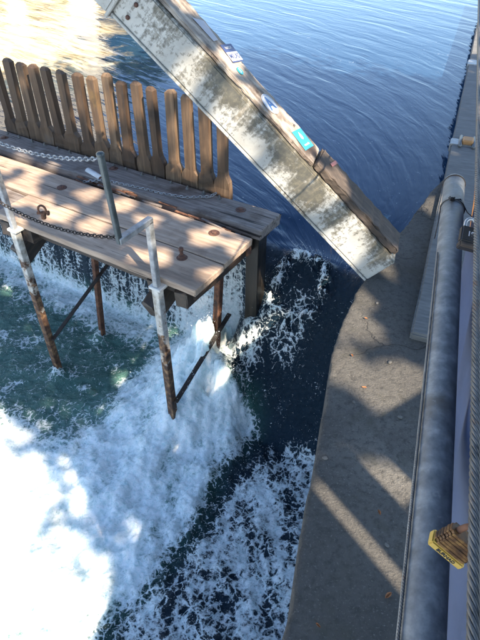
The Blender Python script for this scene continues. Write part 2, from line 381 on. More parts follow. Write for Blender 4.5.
M['bark'] = pmat('bark', [(.3, (.05, .04, .03)), (.7, (.14, .11, .085))], (8, 8, 1.5), 4, rough=.9, bmp=.8, bd=.02)
def leaf_mat():
    m, nt, N, L, b = nodes('green_leaf')
    f = noise(nt, coords(nt, (1, 1, 1)), 1.3, 4); L.new(ramp(nt, f, [(.3, (.035, .075, .018)), (.7, (.08, .13, .03))]), b.inputs['Base Color'])
    b.inputs['Roughness'].default_value = .55; return m
M['leaf'] = leaf_mat()
M['render'] = pmat('cream_render', [(.3, (.70, .62, .47)), (.7, (.82, .75, .60))], (1, 1, 1), 1.2, rough=.9, bmp=.2, bd=.01)
M['roof'] = pmat('roof_tiles', [(.3, (.16, .07, .045)), (.7, (.27, .13, .08))], (1, 1, 1), 3, rough=.85, bmp=.5, bd=.03)
M['glass'] = flat('window_glass', (.03, .035, .04), .1, 0, .1, 3, 0)
M['shutter'] = flat('green_shutter', (.05, .10, .06), .6)

# ================================================================== SETTING
ZU, ZD = -0.30, -1.40
T_END, T_WALL = -1.45, -0.69
o = link('riverbed', mesh('riverbed', [(-700, -700, -2.4), (700, -700, -2.4), (700, 700, -2.4), (-700, 700, -2.4)], [(0, 1, 2, 3)]), M['bed'])
setp(o, kind='structure')
# ---- river: one sheet, upstream level, drop under the walkway, chute through the gap, churning tailwater
def geo(a, step, ratio, end):
    out = []; x = a; s = step
    while (x < end if step > 0 else x > end):
        s *= ratio; x += s; out.append(x)
    return out
def make_river():
    ts = list(np.arange(-4.7, -0.45, .0095)); ts = geo(-4.7, -.012, 1.16, -80)[::-1] + ts + geo(ts[-1], .012, 1.4, 60)
    ns = list(np.arange(-.15, 3.35, .0095)); ns = geo(-.15, -.012, 1.3, -40)[::-1] + ns + geo(ns[-1], .012, 1.045, 90)
    ts, ns = np.array(ts), np.array(ns); Tg, Ng = np.meshgrid(ts, ns)
    gap = sstep(-1.80, -1.50, Tg + .10 * fbm(Tg * 3, Ng * 7, 2, 70.0))                         # 1 in the open gap, 0 behind the needles
    up_w = sstep(2.70, 2.82, Ng + .02 * fbm(Tg * 6, Ng * 3, 3))
    x = np.clip((3.06 - Ng) / .95, 0, 1); prof = 1 - (x ** 1.7) * (1.0 + .7 * (1 - x)) / 1.0
    up_g = np.clip(prof, 0, 1)
    up = up_w * (1 - gap) + up_g * gap
    Z = ZD + (ZU - ZD) * up
    tail = 1 - sstep(.02, .35, up)
    face_pre = (1 - gap) * sstep(.02, .12, up)
    # foam amount
    e = .10 * fbm(Tg * 2.5, Ng * 2.5, 4, 3.0)
    rJ = np.hypot(Tg + 1.78, Ng - 2.85); thJ = np.arctan2(Tg + 1.78, 2.85 - Ng)     # spreading out from the outfall under the deck end
    fib = fbm(rJ * 2.4, thJ * 9, 5, 14.0)
    jet = sstep(-2.55, -2.10, Tg + e * 2.6 + .35 * (1.6 - Ng) * (Ng < 1.6)) * (1 - sstep(-1.33, -1.02, Tg + e * 1.3 + .06 * (Ng - 1.5)))
    fallfoot = sstep(2.15, 2.6, Ng + e * 1.5) * .68 * (1 - sstep(-2.6, -2.3, Tg))
    right = sstep(-1.30, -1.05, Tg + e) * (1 - sstep(1.75, 2.35, Ng - .9 * (Tg + .95) + e * 2)) * .53
    low = (1 - sstep(1.05, 1.6, Ng + e * 3)) * (Tg < -2.0) * .95
    green = (1 - sstep(-2.6, -2.3, Tg)) * (.16 + .30 * sstep(.05, .35, fbm(Tg * 4, Ng * 4, 4, 9.0)))
    foam = np.maximum.reduce([jet * (.78 + .75 * fib), fallfoot + .4 * fbm(Tg * 7, Ng * 5, 3, 2.0) * (fallfoot > .1), right * (1 + 1.2 * fbm(rJ * 2.6, thJ * 11, 5, 5.0)), low, green]) * tail
    # darker trough between the jet and the right-hand foam
    trough = np.exp(-((Tg + 1.13 + .10 * fbm(Ng * 2, Ng * 0, 2)) / .06) ** 2) * sstep(.75, 1.1, Ng) * (1 - sstep(1.7, 2.1, Ng)) * tail
    foam = foam * (1 - .6 * trough)
    # falling curtain behind the deck: streaks down the face
    face = (1 - gap) * sstep(.02, .12, up) * (1 - sstep(.93, .995, up))
    tw = Tg + .05 * fbm(Tg * 3, up * 4, 3, 98.0)
    streak = .20 + .30 * (1 - up) ** 1.5 + .45 * fbm(tw * 4, up * 1.5, 3, 4.0) + .22 * fbm(tw * 26, up * 3.0, 3, 6.0) + .45 * fbm(tw * 30, up * 12, 4, 7.0)
    streak = streak + .55 * sstep(-2.45, -2.05, Tg) * (1 - .55 * up)
    foam = foam * (1 - face) + face * np.clip(streak, 0, .95)
    # chute: clear dark water with a curl of splash round the deck post and fine flecks lower down
    chute = gap * sstep(.03, .15, up) * (1 - sstep(.97, 1.0, up))
    d = np.hypot(Tg + 1.25, (Ng - 2.80) * .9)
    curl = np.exp(-((d - .17 - .04 * fbm(Tg * 8, Ng * 8, 3)) / .05) ** 2) * (Tg < -1.0) * sstep(-.3, .15, fbm(Tg * 14, Ng * 14, 4, 8.0))
    veil = np.exp(-((Tg + 1.18) / .13) ** 2) * sstep(2.35, 2.55, Ng) * (1 - sstep(2.75, 2.85, Ng))
    fl = .05 + .17 * sstep(.15, .5, fbm(Tg * 26, Ng * 7, 4, 12.0))
    foam = foam * (1 - chute) + chute * np.clip(np.maximum.reduce([curl * .52, veil * .36, fl]), 0, .6)
    foam = foam + .0 * chute
    aer = np.clip(tail * (.50 + .4 * jet + .25 * fallfoot - .50 * sstep(-1.48, -1.18, Tg)) - .3 * face, 0, 1)
    # relief
    am = tail * (.030 + .085 * jet + .05 * fallfoot + .045 * np.minimum(right * 2, 1))

    rel = .55 * fib + .95 * fbm(Tg * 3.6, Ng * 3.6, 6, 20.0, .58) + .30 * fbm(rJ * 9, thJ * 26, 3, 22.0) + .15 * fbm(Tg * 30, Ng * 30, 2, 23.0)
    plume = np.exp(-((Tg + 1.68) / .36) ** 2) * np.exp(-((Ng - 2.40) / .42) ** 2) * (1 - sstep(-1.40, -1.22, Tg + .12 * fbm(Tg * 6, Ng * 6, 4, 26.0))) * (1 - face_pre)
    legw = sum(np.exp(-(np.hypot(Tg - a_, Ng - b_ + .02) / .07) ** 2) for a_, b_ in ((-1.687, 1.825), (-2.877, 1.825), (-2.89, 2.33), (-1.70, 2.33)))
    foot = np.exp(-((Tg + 1.50) / .16) ** 2) * np.exp(-((Ng - 2.50) / .20) ** 2)
    foam = foam + .75 * foot * (.7 + .9 * fbm(Tg * 9, Ng * 9, 4, 28.0)); Z = Z + .10 * foot * (.3 + fbm(Tg * 10, Ng * 10, 4, 29.0))
    foam = np.clip(foam + .30 * legw * tail + .75 * plume * tail * (.75 + .8 * fbm(Tg * 8, Ng * 8, 4, 27.0)), 0, 1.1)
    Z = Z + am * rel + .10 * jet * tail * np.exp(-((Tg + 1.75) / .45) ** 2) * np.exp(-((Ng - 1.9) / .7) ** 2)
    Z = Z + tail * plume * (.56 + .15 * fib + .28 * fbm(Tg * 5, Ng * 5, 4, 25.0) + .14 * fbm(Tg * 26, Ng * 26, 3, 24.0)) + .10 * legw * tail * (.7 + .8 * fbm(Tg * 20, Ng * 20, 3, 35.0))
    Z = Z + chute * (.034 * fbm(Tg * 9, Ng * 3.5, 5, 30.0, .6) + .09 * curl + .03 * veil * fbm(Tg * 18, Ng * 9, 3, 31.0))
    Z = Z + face * .09 * fbm(Tg * 9, up * 3, 4, 33.0)
    Z = Z - (1 - tail) * .07 * gap * np.exp(-((Ng - 3.15) / .35) ** 2)      # water draws down above the chute
    # current lines: uniform flow along the weir plus a sink in the gap
    tg, ng, mq = -1.05, 2.75, 4.2
    th = np.arctan2(Ng - ng, Tg - tg); r = np.hypot(Ng - ng, Tg - tg) + .25
    wv = .16 * fbm(Tg * 1.1, Ng * 1.1, 3, 95.0) + .05 * fbm(Tg * 3.3, Ng * 3.3, 2, 96.0)
    psi = Ng - mq * th + wv; phi = Tg - mq * np.log(r)
    Xw = Tg * TX + Ng * NX; Yw = Tg * TY + Ng * NY
    glare_tint = (1 - sstep(-3.5, -.3, Xw + 1.8 * fbm(Xw * .45, Yw * 1.6, 5, 80.0) + .10 * (Yw - 8))) * sstep(5.3, 7.6, Yw + .9 * fbm(Xw * .5, Yw * .6, 4, 81.0))  # where the bright reflection at upper left is painted on
    calm = (1 - tail) * (1 - chute) * (1 - face)
    X = Tg * TX + Ng * NX; Y = Tg * TY + Ng * NY
    nr, nc = Tg.shape
    co = np.stack([X, Y, Z], -1).reshape(-1, 3)
    idx = np.arange(nr * nc).reshape(nr, nc)
    q = np.stack([idx[:-1, :-1], idx[:-1, 1:], idx[1:, 1:], idx[1:, :-1]], -1).reshape(-1, 4)
    me = bpy.data.meshes.new('river_water'); me.vertices.add(len(co)); me.vertices.foreach_set('co', co.ravel())
    me.loops.add(q.size); me.loops.foreach_set('vertex_index', q.ravel().astype(np.int32))
    me.polygons.add(len(q)); me.polygons.foreach_set('loop_start', np.arange(0, q.size, 4, dtype=np.int32))
    me.update(calc_edges=True); me.polygons.foreach_set('use_smooth', np.ones(len(q), bool))
    for nme, arr in (('foam', foam), ('aer', aer), ('calm', calm), ('glare_tint', glare_tint)):
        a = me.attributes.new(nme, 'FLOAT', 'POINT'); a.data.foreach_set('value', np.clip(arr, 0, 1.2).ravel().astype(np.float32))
    a = me.attributes.new('fan', 'FLOAT_VECTOR', 'POINT'); a.data.foreach_set('vector', np.stack([rJ, thJ, 0 * phi], -1).ravel().astype(np.float32))
    a = me.attributes.new('flow', 'FLOAT_VECTOR', 'POINT')
    a.data.foreach_set('vector', np.stack([phi, psi, 0 * phi], -1).ravel().astype(np.float32))
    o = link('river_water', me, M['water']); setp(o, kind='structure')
    sel = (foam > .45) & (Tg > -3.4) & (Tg < -.7) & (Ng > .3) & (Ng < 2.9)
    ii = np.flatnonzero(sel.ravel()); ci = np.flatnonzero(((curl > .35) & (chute > .2)).ravel())
    ri = np.flatnonzero(((right > .2) & (tail > .5) & (Tg < -.7)).ravel())
    pi_ = np.flatnonzero((plume * tail > .12).ravel())
    return co, ii, ci, ri, pi_
co, ii, ci, ri, pi_ = make_river()
def drops():
    oc = np.array([(1, 0, 0), (-1, 0, 0), (0, 1, 0), (0, -1, 0), (0, 0, 1), (0, 0, -1)], float)
    of = np.array([(0, 2, 4), (2, 1, 4), (1, 3, 4), (3, 0, 4), (2, 0, 5), (1, 2, 5), (3, 1, 5), (0, 3, 5)])
    pts = []
    for src, n, hi in ((ii, 7000, .07), (ci, 350, .05), (ri, 2200, .06), (pi_, 6500, .15)):
        if len(src) == 0: continue
        p = co[rng.choice(src, n)] + rng.normal(size=(n, 3)) * .012
        p[:, 2] += np.abs(rng.exponential(hi * .45, n)); pts.append(p)
    p = np.concatenate(pts); s = rng.uniform(.0007, .0020, len(p)) * rng.choice([1, 1, 1, 1.7], len(p))
    V = (p[:, None, :] + oc[None] * s[:, None, None] * rng.uniform(.7, 1.4, (len(p), 1, 3))).reshape(-1, 3)
    Fc = (of[None] + (np.arange(len(p)) * 6)[:, None, None]).reshape(-1, 3)
    o = link('water_spray', mesh('water_spray', V.tolist(), Fc.tolist()), M['spray'])
    setp(o, 'white drops of spray flung up above the churning water', 'spray', kind='stuff')
drops()

# ---- concrete pier
def make_pier():
    edge = [(-.098, -.28), (.024, .2), (.128, .604), (.209, .92), (.319, 1.346), (.45, 1.877), (.507, 2.038), (.575, 2.19)]
    e2 = [tuple(W(-.690, n)[:2]) for n in (2.32, 2.5, 2.75, 3.0, 3.3, 3.7)] + [tuple(W(-.60, n)[:2]) for n in (5.0, 7.0, 11.0, 16.0)]
    pts = [Vector((-.34, -1.25)), Vector((-.95, -3.7))][::-1] + [Vector(p) for p in edge + e2]
    # resample finely and chip
    out = []
    for a, b in zip(pts[:-1], pts[1:]):
        k = max(1, int((b - a).length / .02))
        for i in range(k): out.append(a.lerp(b, i / k))
    out.append(pts[-1]); ar = np.array([(p.x, p.y) for p in out])
    off = .012 * fbm(ar[:, 1] * 9, ar[:, 0] * 9, 4) + .007 * fbm(ar[:, 1] * 32, ar[:, 0] * 32, 2, 9) + .035 * np.minimum(0, fbm(ar[:, 1] * 5, ar[:, 0] * 5, 3, 5) + .12)
    ar[:, 0] -= off
    cols = [0, .006, .018, .035] + list(np.arange(.06, 1.6, .03)) + [1.8, 2.2, 3, 5, 9]
    V = []; nr = len(ar)
    for j, c in enumerate(cols):
        for i in range(nr):
            x, y = ar[i]; z = -.012 if j == 0 else (-.003 if j == 1 else 0.0)
            V.append([x + c * .96, y - c * .28, z])
    V = np.array(V); nz = .007 * fbm(V[:, 0] * 3, V[:, 1] * 3, 5) + .003 * fbm(V[:, 0] * 16, V[:, 1] * 16, 3, 4)
    # a shallow worn slab lip running beside the edge
    V[:, 2] += nz
    Fc = [(j * nr + i, (j + 1) * nr + i, (j + 1) * nr + i + 1, j * nr + i + 1) for j in range(len(cols) - 1) for i in range(nr - 1)]
    base = len(V); low = [(x - .0, y, -2.45) for x, y in ar]
    V = V.tolist() + low
    Fc += [(i, i + 1, base + i + 1, base + i) for i in range(nr - 1)]
    me = mesh('concrete_pier', V, Fc, True)
    bm = bmesh.new(); bm.from_mesh(me); bmesh.ops.recalc_face_normals(bm, faces=bm.faces); bm.to_mesh(me); bm.free()
    o = link('concrete_pier', me, M['concrete'])
    setp(o, 'rough grey concrete pier with a chipped edge beside the rushing water', 'pier')
make_pier()

# ================================================================== WALKWAY
deck = empty('weir_walkway', W(-3, 2.3, 0), DECK_ROT, 'wooden plank walkway with rusty bolts crossing above the foaming water', 'walkway')
def plank(name, t0, t1, n0, n1, z1, th, mat, wob=.003, seed=0, bev=.005):
    me = box_mesh(name, t1 - t0, n1 - n0, th, bev, cuts=max(2, int((t1 - t0) / .12)), wob=wob, seed=seed)
    R = Matrix.Rotation(DECK_ROT, 4, 'Z'); R.translation = W((t0 + t1) / 2, (n0 + n1) / 2, z1 - th / 2)
    return link(name, me, mat, deck, R)
plank('plank', -3.10, -1.445, 1.862, 2.158, 0.0, .045, M['plank'], .003, 1)
plank('plank', -6.5, -1.452, 2.166, 2.492, .003, .045, M['plank'], .003, 2)
plank('plank', -6.5, -3.115, 1.885, 2.155, -.015, .045, M['oldplank'], .005, 3)
cb = plank('upstream_beam', -6.8, -1.447, 2.590, 2.862, .0, .075, M['oldplank'], .006, 4, .008)
cb['label'] = 'thick split and weathered grey beam behind the planks'
plank('bearer', -6.6, -1.50, 2.515, 2.565, -.07, .10, M['rust'], .004, 5)
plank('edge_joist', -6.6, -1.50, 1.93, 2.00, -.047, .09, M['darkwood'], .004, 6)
for t in (-1.56, -1.76, -2.83, -3.05, -4.1):                # cross joists and their knee timbers
    me = box_mesh('joist', .98, .09, .11, .008, cuts=6, wob=.006, seed=int(t * -50))
    R = Matrix.Rotation(DECK_ROT + math.pi / 2, 4, 'Z'); R.translation = W(t, 2.36, -.105 - (.0 if t in (-1.76, -2.83) else .012))
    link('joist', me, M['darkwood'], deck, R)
# bolts with washers
def lathe(prof, seg=20):
    V, Fc = [], []
    for r, z in prof:
        for k in range(seg): V.append((r * math.cos(2 * math.pi * k / seg), r * math.sin(2 * math.pi * k / seg), z))
    for i in range(len(prof) - 1):
        for k in range(seg):
            a = i * seg + k; b = i * seg + (k + 1) % seg; Fc.append((a, b, b + seg, a + seg))
    Fc.append(tuple(range(len(prof) * seg - seg, len(prof) * seg))); return V, Fc
wv = lathe([(.036, 0), (.036, .004), (.034, .006), (.020, .008), (.019, .013), (.013, .017)]); wme = mesh('washer', *wv)
sv = lathe([(.034, 0), (.034, .005), (.022, .009), (.020, .020), (.011, .024), (.010, .050), (.015, .054), (.015, .068), (.009, .074)]); sme = mesh('stud', *sv)
for (t, n, z, me_) in [(-2.976, 2.354, .003, wme), (-1.691, 2.415, .003, wme), (-1.70, 2.086, 0, sme), (-4.073, 2.75, 0, wme), (-2.875, 2.79, 0, wme), (-1.707, 2.765, 0, wme), (-4.25, 2.33, .003, wme)]:
    mm = Matrix.Translation(W(t, n, z - .001)) @ Matrix.Rotation(random.random() * 6, 4, 'Z') @ Matrix.Rotation(.05, 4, 'X')
    link('bolt', me_, M['bolt'], deck, mm)
# end post under the upstream beam and sheet beside it
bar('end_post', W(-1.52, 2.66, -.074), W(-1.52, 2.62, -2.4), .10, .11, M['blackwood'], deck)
# white plastic sleeve with rusty bar sticking out, lying in the gap
p0, p1 = Pz(88, 171, -.005), Pz(101, 179, -.005)
V, Fc = tube([p0, p1], .026, 16); s_ = link('sleeve', mesh('sleeve', V, Fc, True), M['st_white'], deck, Matrix.Identity(4))
V, Fc = tube([p1, p1 + (p1 - p0) * .06], .021, 14); link('sleeve_core', mesh('sleeve_core', V, Fc, True), M['rust'], deck, Matrix.Identity(4))
# splintered bits and rust flakes in the gap
for k in range(26):
    t = random.uniform(-3.0, -1.62); me = box_mesh('splinter', random.uniform(.05, .22), random.uniform(.008, .02), .008, .001, cuts=3, wob=.004, seed=k)
    R = Matrix.Translation(W(t, random.uniform(2.525, 2.575), -.012 + random.uniform(-.02, .006))) @ Matrix.Rotation(DECK_ROT + random.uniform(-.2, .2), 4, 'Z') @ Matrix.Rotation(random.uniform(-.1, .1), 4, 'Y')
    link('splinter', me, M['rust'] if k % 3 else M['oldplank'], deck, R)

# ---- trestles
def trestle(t, label):
    e = empty('steel_trestle', W(t, 1.83, -2.4), DECK_ROT, label, 'trestle', 'steel trestles carrying the walkway')
    nf = 1.825
    bar('leg', W(t, nf, -2.4), W(t, nf, -.045), .050, .050, M['leg'], e)
    bar('socket', W(t - .0, nf + .008, -.055), W(t, nf + .008, -.035), .085, .075, M['whiteleg'], e)
    bar('stub', W(t, nf, -.05), W(t, nf, .385), .036, .036, M['galv'], e)
    bar('offset_arm', W(t, nf + .018, .385), W(t, nf - .235, .385), .036, .036, M['galv'], e, Vector((0, 0, 1)))
    po = bar('rail_post', W(t, nf - .225, .368), W(t - .028, nf - .225, .815), .027, .027, M['tubesteel'], e)
    V, Fc = lathe([(.018, 0), (.019, .010), (.015, .016), (.007, .019)], 16)
    link('cap', mesh('cap', V, Fc, True), M['tubesteel'], e, Matrix.Translation(W(t - .028, nf - .225, .812)))
    bar('raking_leg', W(t - .02, 2.50, -.10), W(t - .02, 2.25, -2.2), .055, .014, M['rust'], e)
    bar('raking_leg', W(t + .012, 2.49, -.10), W(t + .012, 2.24, -2.2), .014, .05, M['rust'], e)
    bar('strut', W(t + .035, nf + .0, -1.02), W(t + .035, 2.52, -.72), .035, .012, M['darksteel'], e, Vector((0, 0, 1)))
    # timber corbel under the planks
    me = box_mesh('corbel', .34, .10, .16, .01, cuts=4, wob=.008, seed=int(-t * 10))
    R = Matrix.Translation(W(t - .10, 2.02, -.235)) @ Matrix.Rotation(DECK_ROT + math.pi / 2, 4, 'Z') @ Matrix.Rotation(-.45, 4, 'Y')
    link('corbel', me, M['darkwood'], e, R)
trestle(-1.687, 'tall rusty trestle leg and bent grey rail post standing in the foam')
trestle(-2.877, 'white and rust trestle leg with strut at the left edge in green water')

# ---- chains
def chain(name, pts, link_len, r, label, mat):
    """pts: world polyline; links laid along it"""
    P = [Vector(p) for p in pts]; seg = [(P[i + 1] - P[i]).length for i in range(len(P) - 1)]; tot = sum(seg)
    pitch = link_len * .74; n = int(tot / pitch); parts = []
    def at(s):
        for i, L_ in enumerate(seg):
            if s <= L_ or i == len(seg) - 1: return P[i].lerp(P[i + 1], min(1, s / L_))
            s -= L_
    for k in range(n):
        a, b = at(k * pitch), at((k + 1) * pitch); d, s, u = frame_from(b - a); c = (a + b) / 2
        side = s if k % 2 else u
        hl, hw = link_len / 2 - r, link_len * .30; ring = []
        for q in range(14):
            an = 2 * math.pi * q / 14; x = math.cos(an); y = math.sin(an)
            ring.append(c + d * ((hl - hw) * (1 if x > 0 else -1) + hw * x) + side * hw * y)
        parts.append(tube(ring, r, 6, True))
    V, Fc = merge(parts); me = mesh(name, V, Fc, True); o = link(name, me, mat)
    return setp(o, label, 'chain')
def sag(a, b, s, n=40):
    return [a.lerp(b, i / n) + Vector((0, 0, -s * 4 * (i / n) * (1 - i / n))) for i in range(n + 1)]
chain('guard_chain', sag(W(-1.715, 1.60, .80), W(-2.905, 1.60, .80), .085), .029, .0030, 'grey steel chain strung from the top of the bent rail post', M['galv'])
chain('guard_chain', sag(W(-1.70, 1.60, .40), W(-2.877, 1.60, .42), .10), .034, .0034, 'dark steel chain hung low from the foot of the rail post', M['darksteel'])
p = [W(-2.93, 2.52, -.01), W(-2.80, 2.60, .008), W(-2.66, 2.615, .008), W(-2.5, 2.64, .008), W(-2.3, 2.655, .008), W(-2.12, 2.70, .008), W(-1.98, 2.80, .008), W(-1.95, 2.85, .03)]
q = []
for a, b in zip(p[:-1], p[1:]):
    for i in range(6): q.append(a.lerp(b, i / 6))
chain('loose_chain', q, .030, .003, 'pale chain lying along the weathered beam at the feet of the needles', M['galv'])
chain('loose_chain', [W(-3.9, 1.95, .004), W(-3.6, 2.02, .004), W(-3.3, 2.03, .004), W(-3.13, 2.01, .012)], .03, .003, 'short chain lying on the grey old plank at the left edge', M['galv'])
# rusty shackle hanging in the low chain
cpt = Pn(42, 210, 1.60)
V, Fc = tube([cpt + Vector((math.cos(a) * .020, 0, math.sin(a) * .026)) for a in np.linspace(-.7, math.pi + .7, 14)], .006, 8)
V2, F2 = tube([cpt + Vector((-.030, 0, -.018)), cpt + Vector((.030, 0, -.018))], .0085, 10)
V3, F3 = tube([cpt + Vector((.022, 0, -.018)), cpt + Vector((.034, 0, -.018))], .013, 6)
V4, F4 = tube([cpt + Vector((-.004, .004, -.05)), cpt + Vector((.006, -.004, -.012))], .014, 8)
V, Fc = merge([(V, Fc), (V2, F2), (V3, F3), (V4, F4)])
o = link('shackle', mesh('shackle', V, Fc, True), M['rust']); setp(o, 'orange rusty shackle hanging in the low chain', 'shackle')

# ================================================================== NEEDLES
tops = [(-5, 56), (7, 58), (21, 62), (34, 64), (48, 66), (61, 70), (78, 72), (93, 76), (107, 73), (121, 80), (138, 81), (153, 86), (170, 89), (188, 94), (206, 100), (223, 105)]
ordn = ['first', 'second', 'third', 'fourth', 'fifth', 'sixth', 'seventh', 'eighth', 'ninth', 'tenth', 'eleventh', 'twelfth', 'thirteenth', 'fourteenth', 'fifteenth', 'sixteenth']
def needle_mesh(top, wlow, wtop, sh, thick, seed):
    rr = random.Random(seed); j = lambda a: rr.uniform(-a, a)
    zb = -2.38; bm = bmesh.new()
    # outline in x-z, from bottom, up one side
    sl = [(-wlow / 2, zb), (-wlow / 2 + j(.004), 0), (-wlow / 2 + j(.003), sh - .075), (-wlow / 2 + .004, sh - .03 + j(.01)), (-wtop / 2 - .004, sh + .012 + j(.008)), (-wtop / 2 + j(.003), sh + .05), (-wtop / 2 + j(.003), top - .02)]
    sr = [(wlow / 2, zb), (wlow / 2 + j(.004), 0), (wlow / 2 + j(.003), sh - .075), (wlow / 2 - .004, sh - .03 + j(.01)), (wtop / 2 + .004, sh + .012 + j(.008)), (wtop / 2 + j(.003), sh + .05), (wtop / 2 + j(.003), top - .02)]
    rows = []
    for (xl, z1), (xr, z2) in zip(sl, sr):
        rows.append([bm.verts.new(q) for q in ((xl, -thick / 2 + j(.003), z1), (xr, -thick / 2 + j(.003), z2), (xr, thick / 2, z2), (xl, thick / 2, z1))])
    for a, b in zip(rows[:-1], rows[1:]):
        for k in range(4): bm.faces.new((a[k], a[(k + 1) % 4], b[(k + 1) % 4], b[k]))
    bm.faces.new(rows[0][::-1])
    # weathered, chamfered top
    t = rows[-1]; cx = j(.008)
    in_ = [bm.verts.new((v.co.x * .55 + cx, v.co.y * .5, top + j(.004))) for v in t]
    for k in range(4): bm.faces.new((t[k], t[(k + 1) % 4], in_[(k + 1) % 4], in_[k]))
    bm.faces.new(in_)
    bmesh.ops.bevel(bm, geom=[e for e in bm.edges if e.is_manifold and e.calc_face_angle(0) > .9], offset=.005, segments=1, affect='EDGES')
    return bm_mesh(bm, 'needle')
nutv = lathe([(.017, 0), (.017, .004), (.011, .005), (.011, .016), (.007, .017), (.007, .026)], 10); nutme = mesh('nut', *nutv)
ts_ = [tn(Pn(u, v, 2.925))[0] for u, v in tops]; zs_ = [Pn(u, v, 2.925).z for u, v in tops]
N0 = 2.905
for i, (t, z) in enumerate(zip(ts_, zs_)):
    gapw = (ts_[min(i + 1, 15)] - ts_[max(i - 1, 0)]) / (2 if 0 < i < 15 else 1)
    k = 15 - i                                            # counted from the white beam end (right)
    lab = ordn[k] + ' paddle-shaped wooden needle along the row, counting from the white beam end'
    e = empty('weir_needle', W(t, N0, -2.38), DECK_ROT + random.uniform(-.05, .05), lab, 'weir needle', 'wooden needles standing in a row behind the walkway')
    me = needle_mesh(z, gapw - .006, gapw * random.uniform(.44, .54), .115 + random.uniform(-.025, .03), .046, i)
    R = Matrix.Translation(W(t, N0, 0)) @ Matrix.Rotation(DECK_ROT + random.uniform(-.04, .04), 4, 'Z') @ Matrix.Rotation(random.uniform(-.022, .022), 4, 'Y') @ Matrix.Rotation(random.uniform(-.03, .02), 4, 'X')
    link('paddle', me, M['needle'], e, R)
    link('nut', nutme, M['nut'], e, Matrix.Translation(W(t + .02, N0 - .081, -.004)))

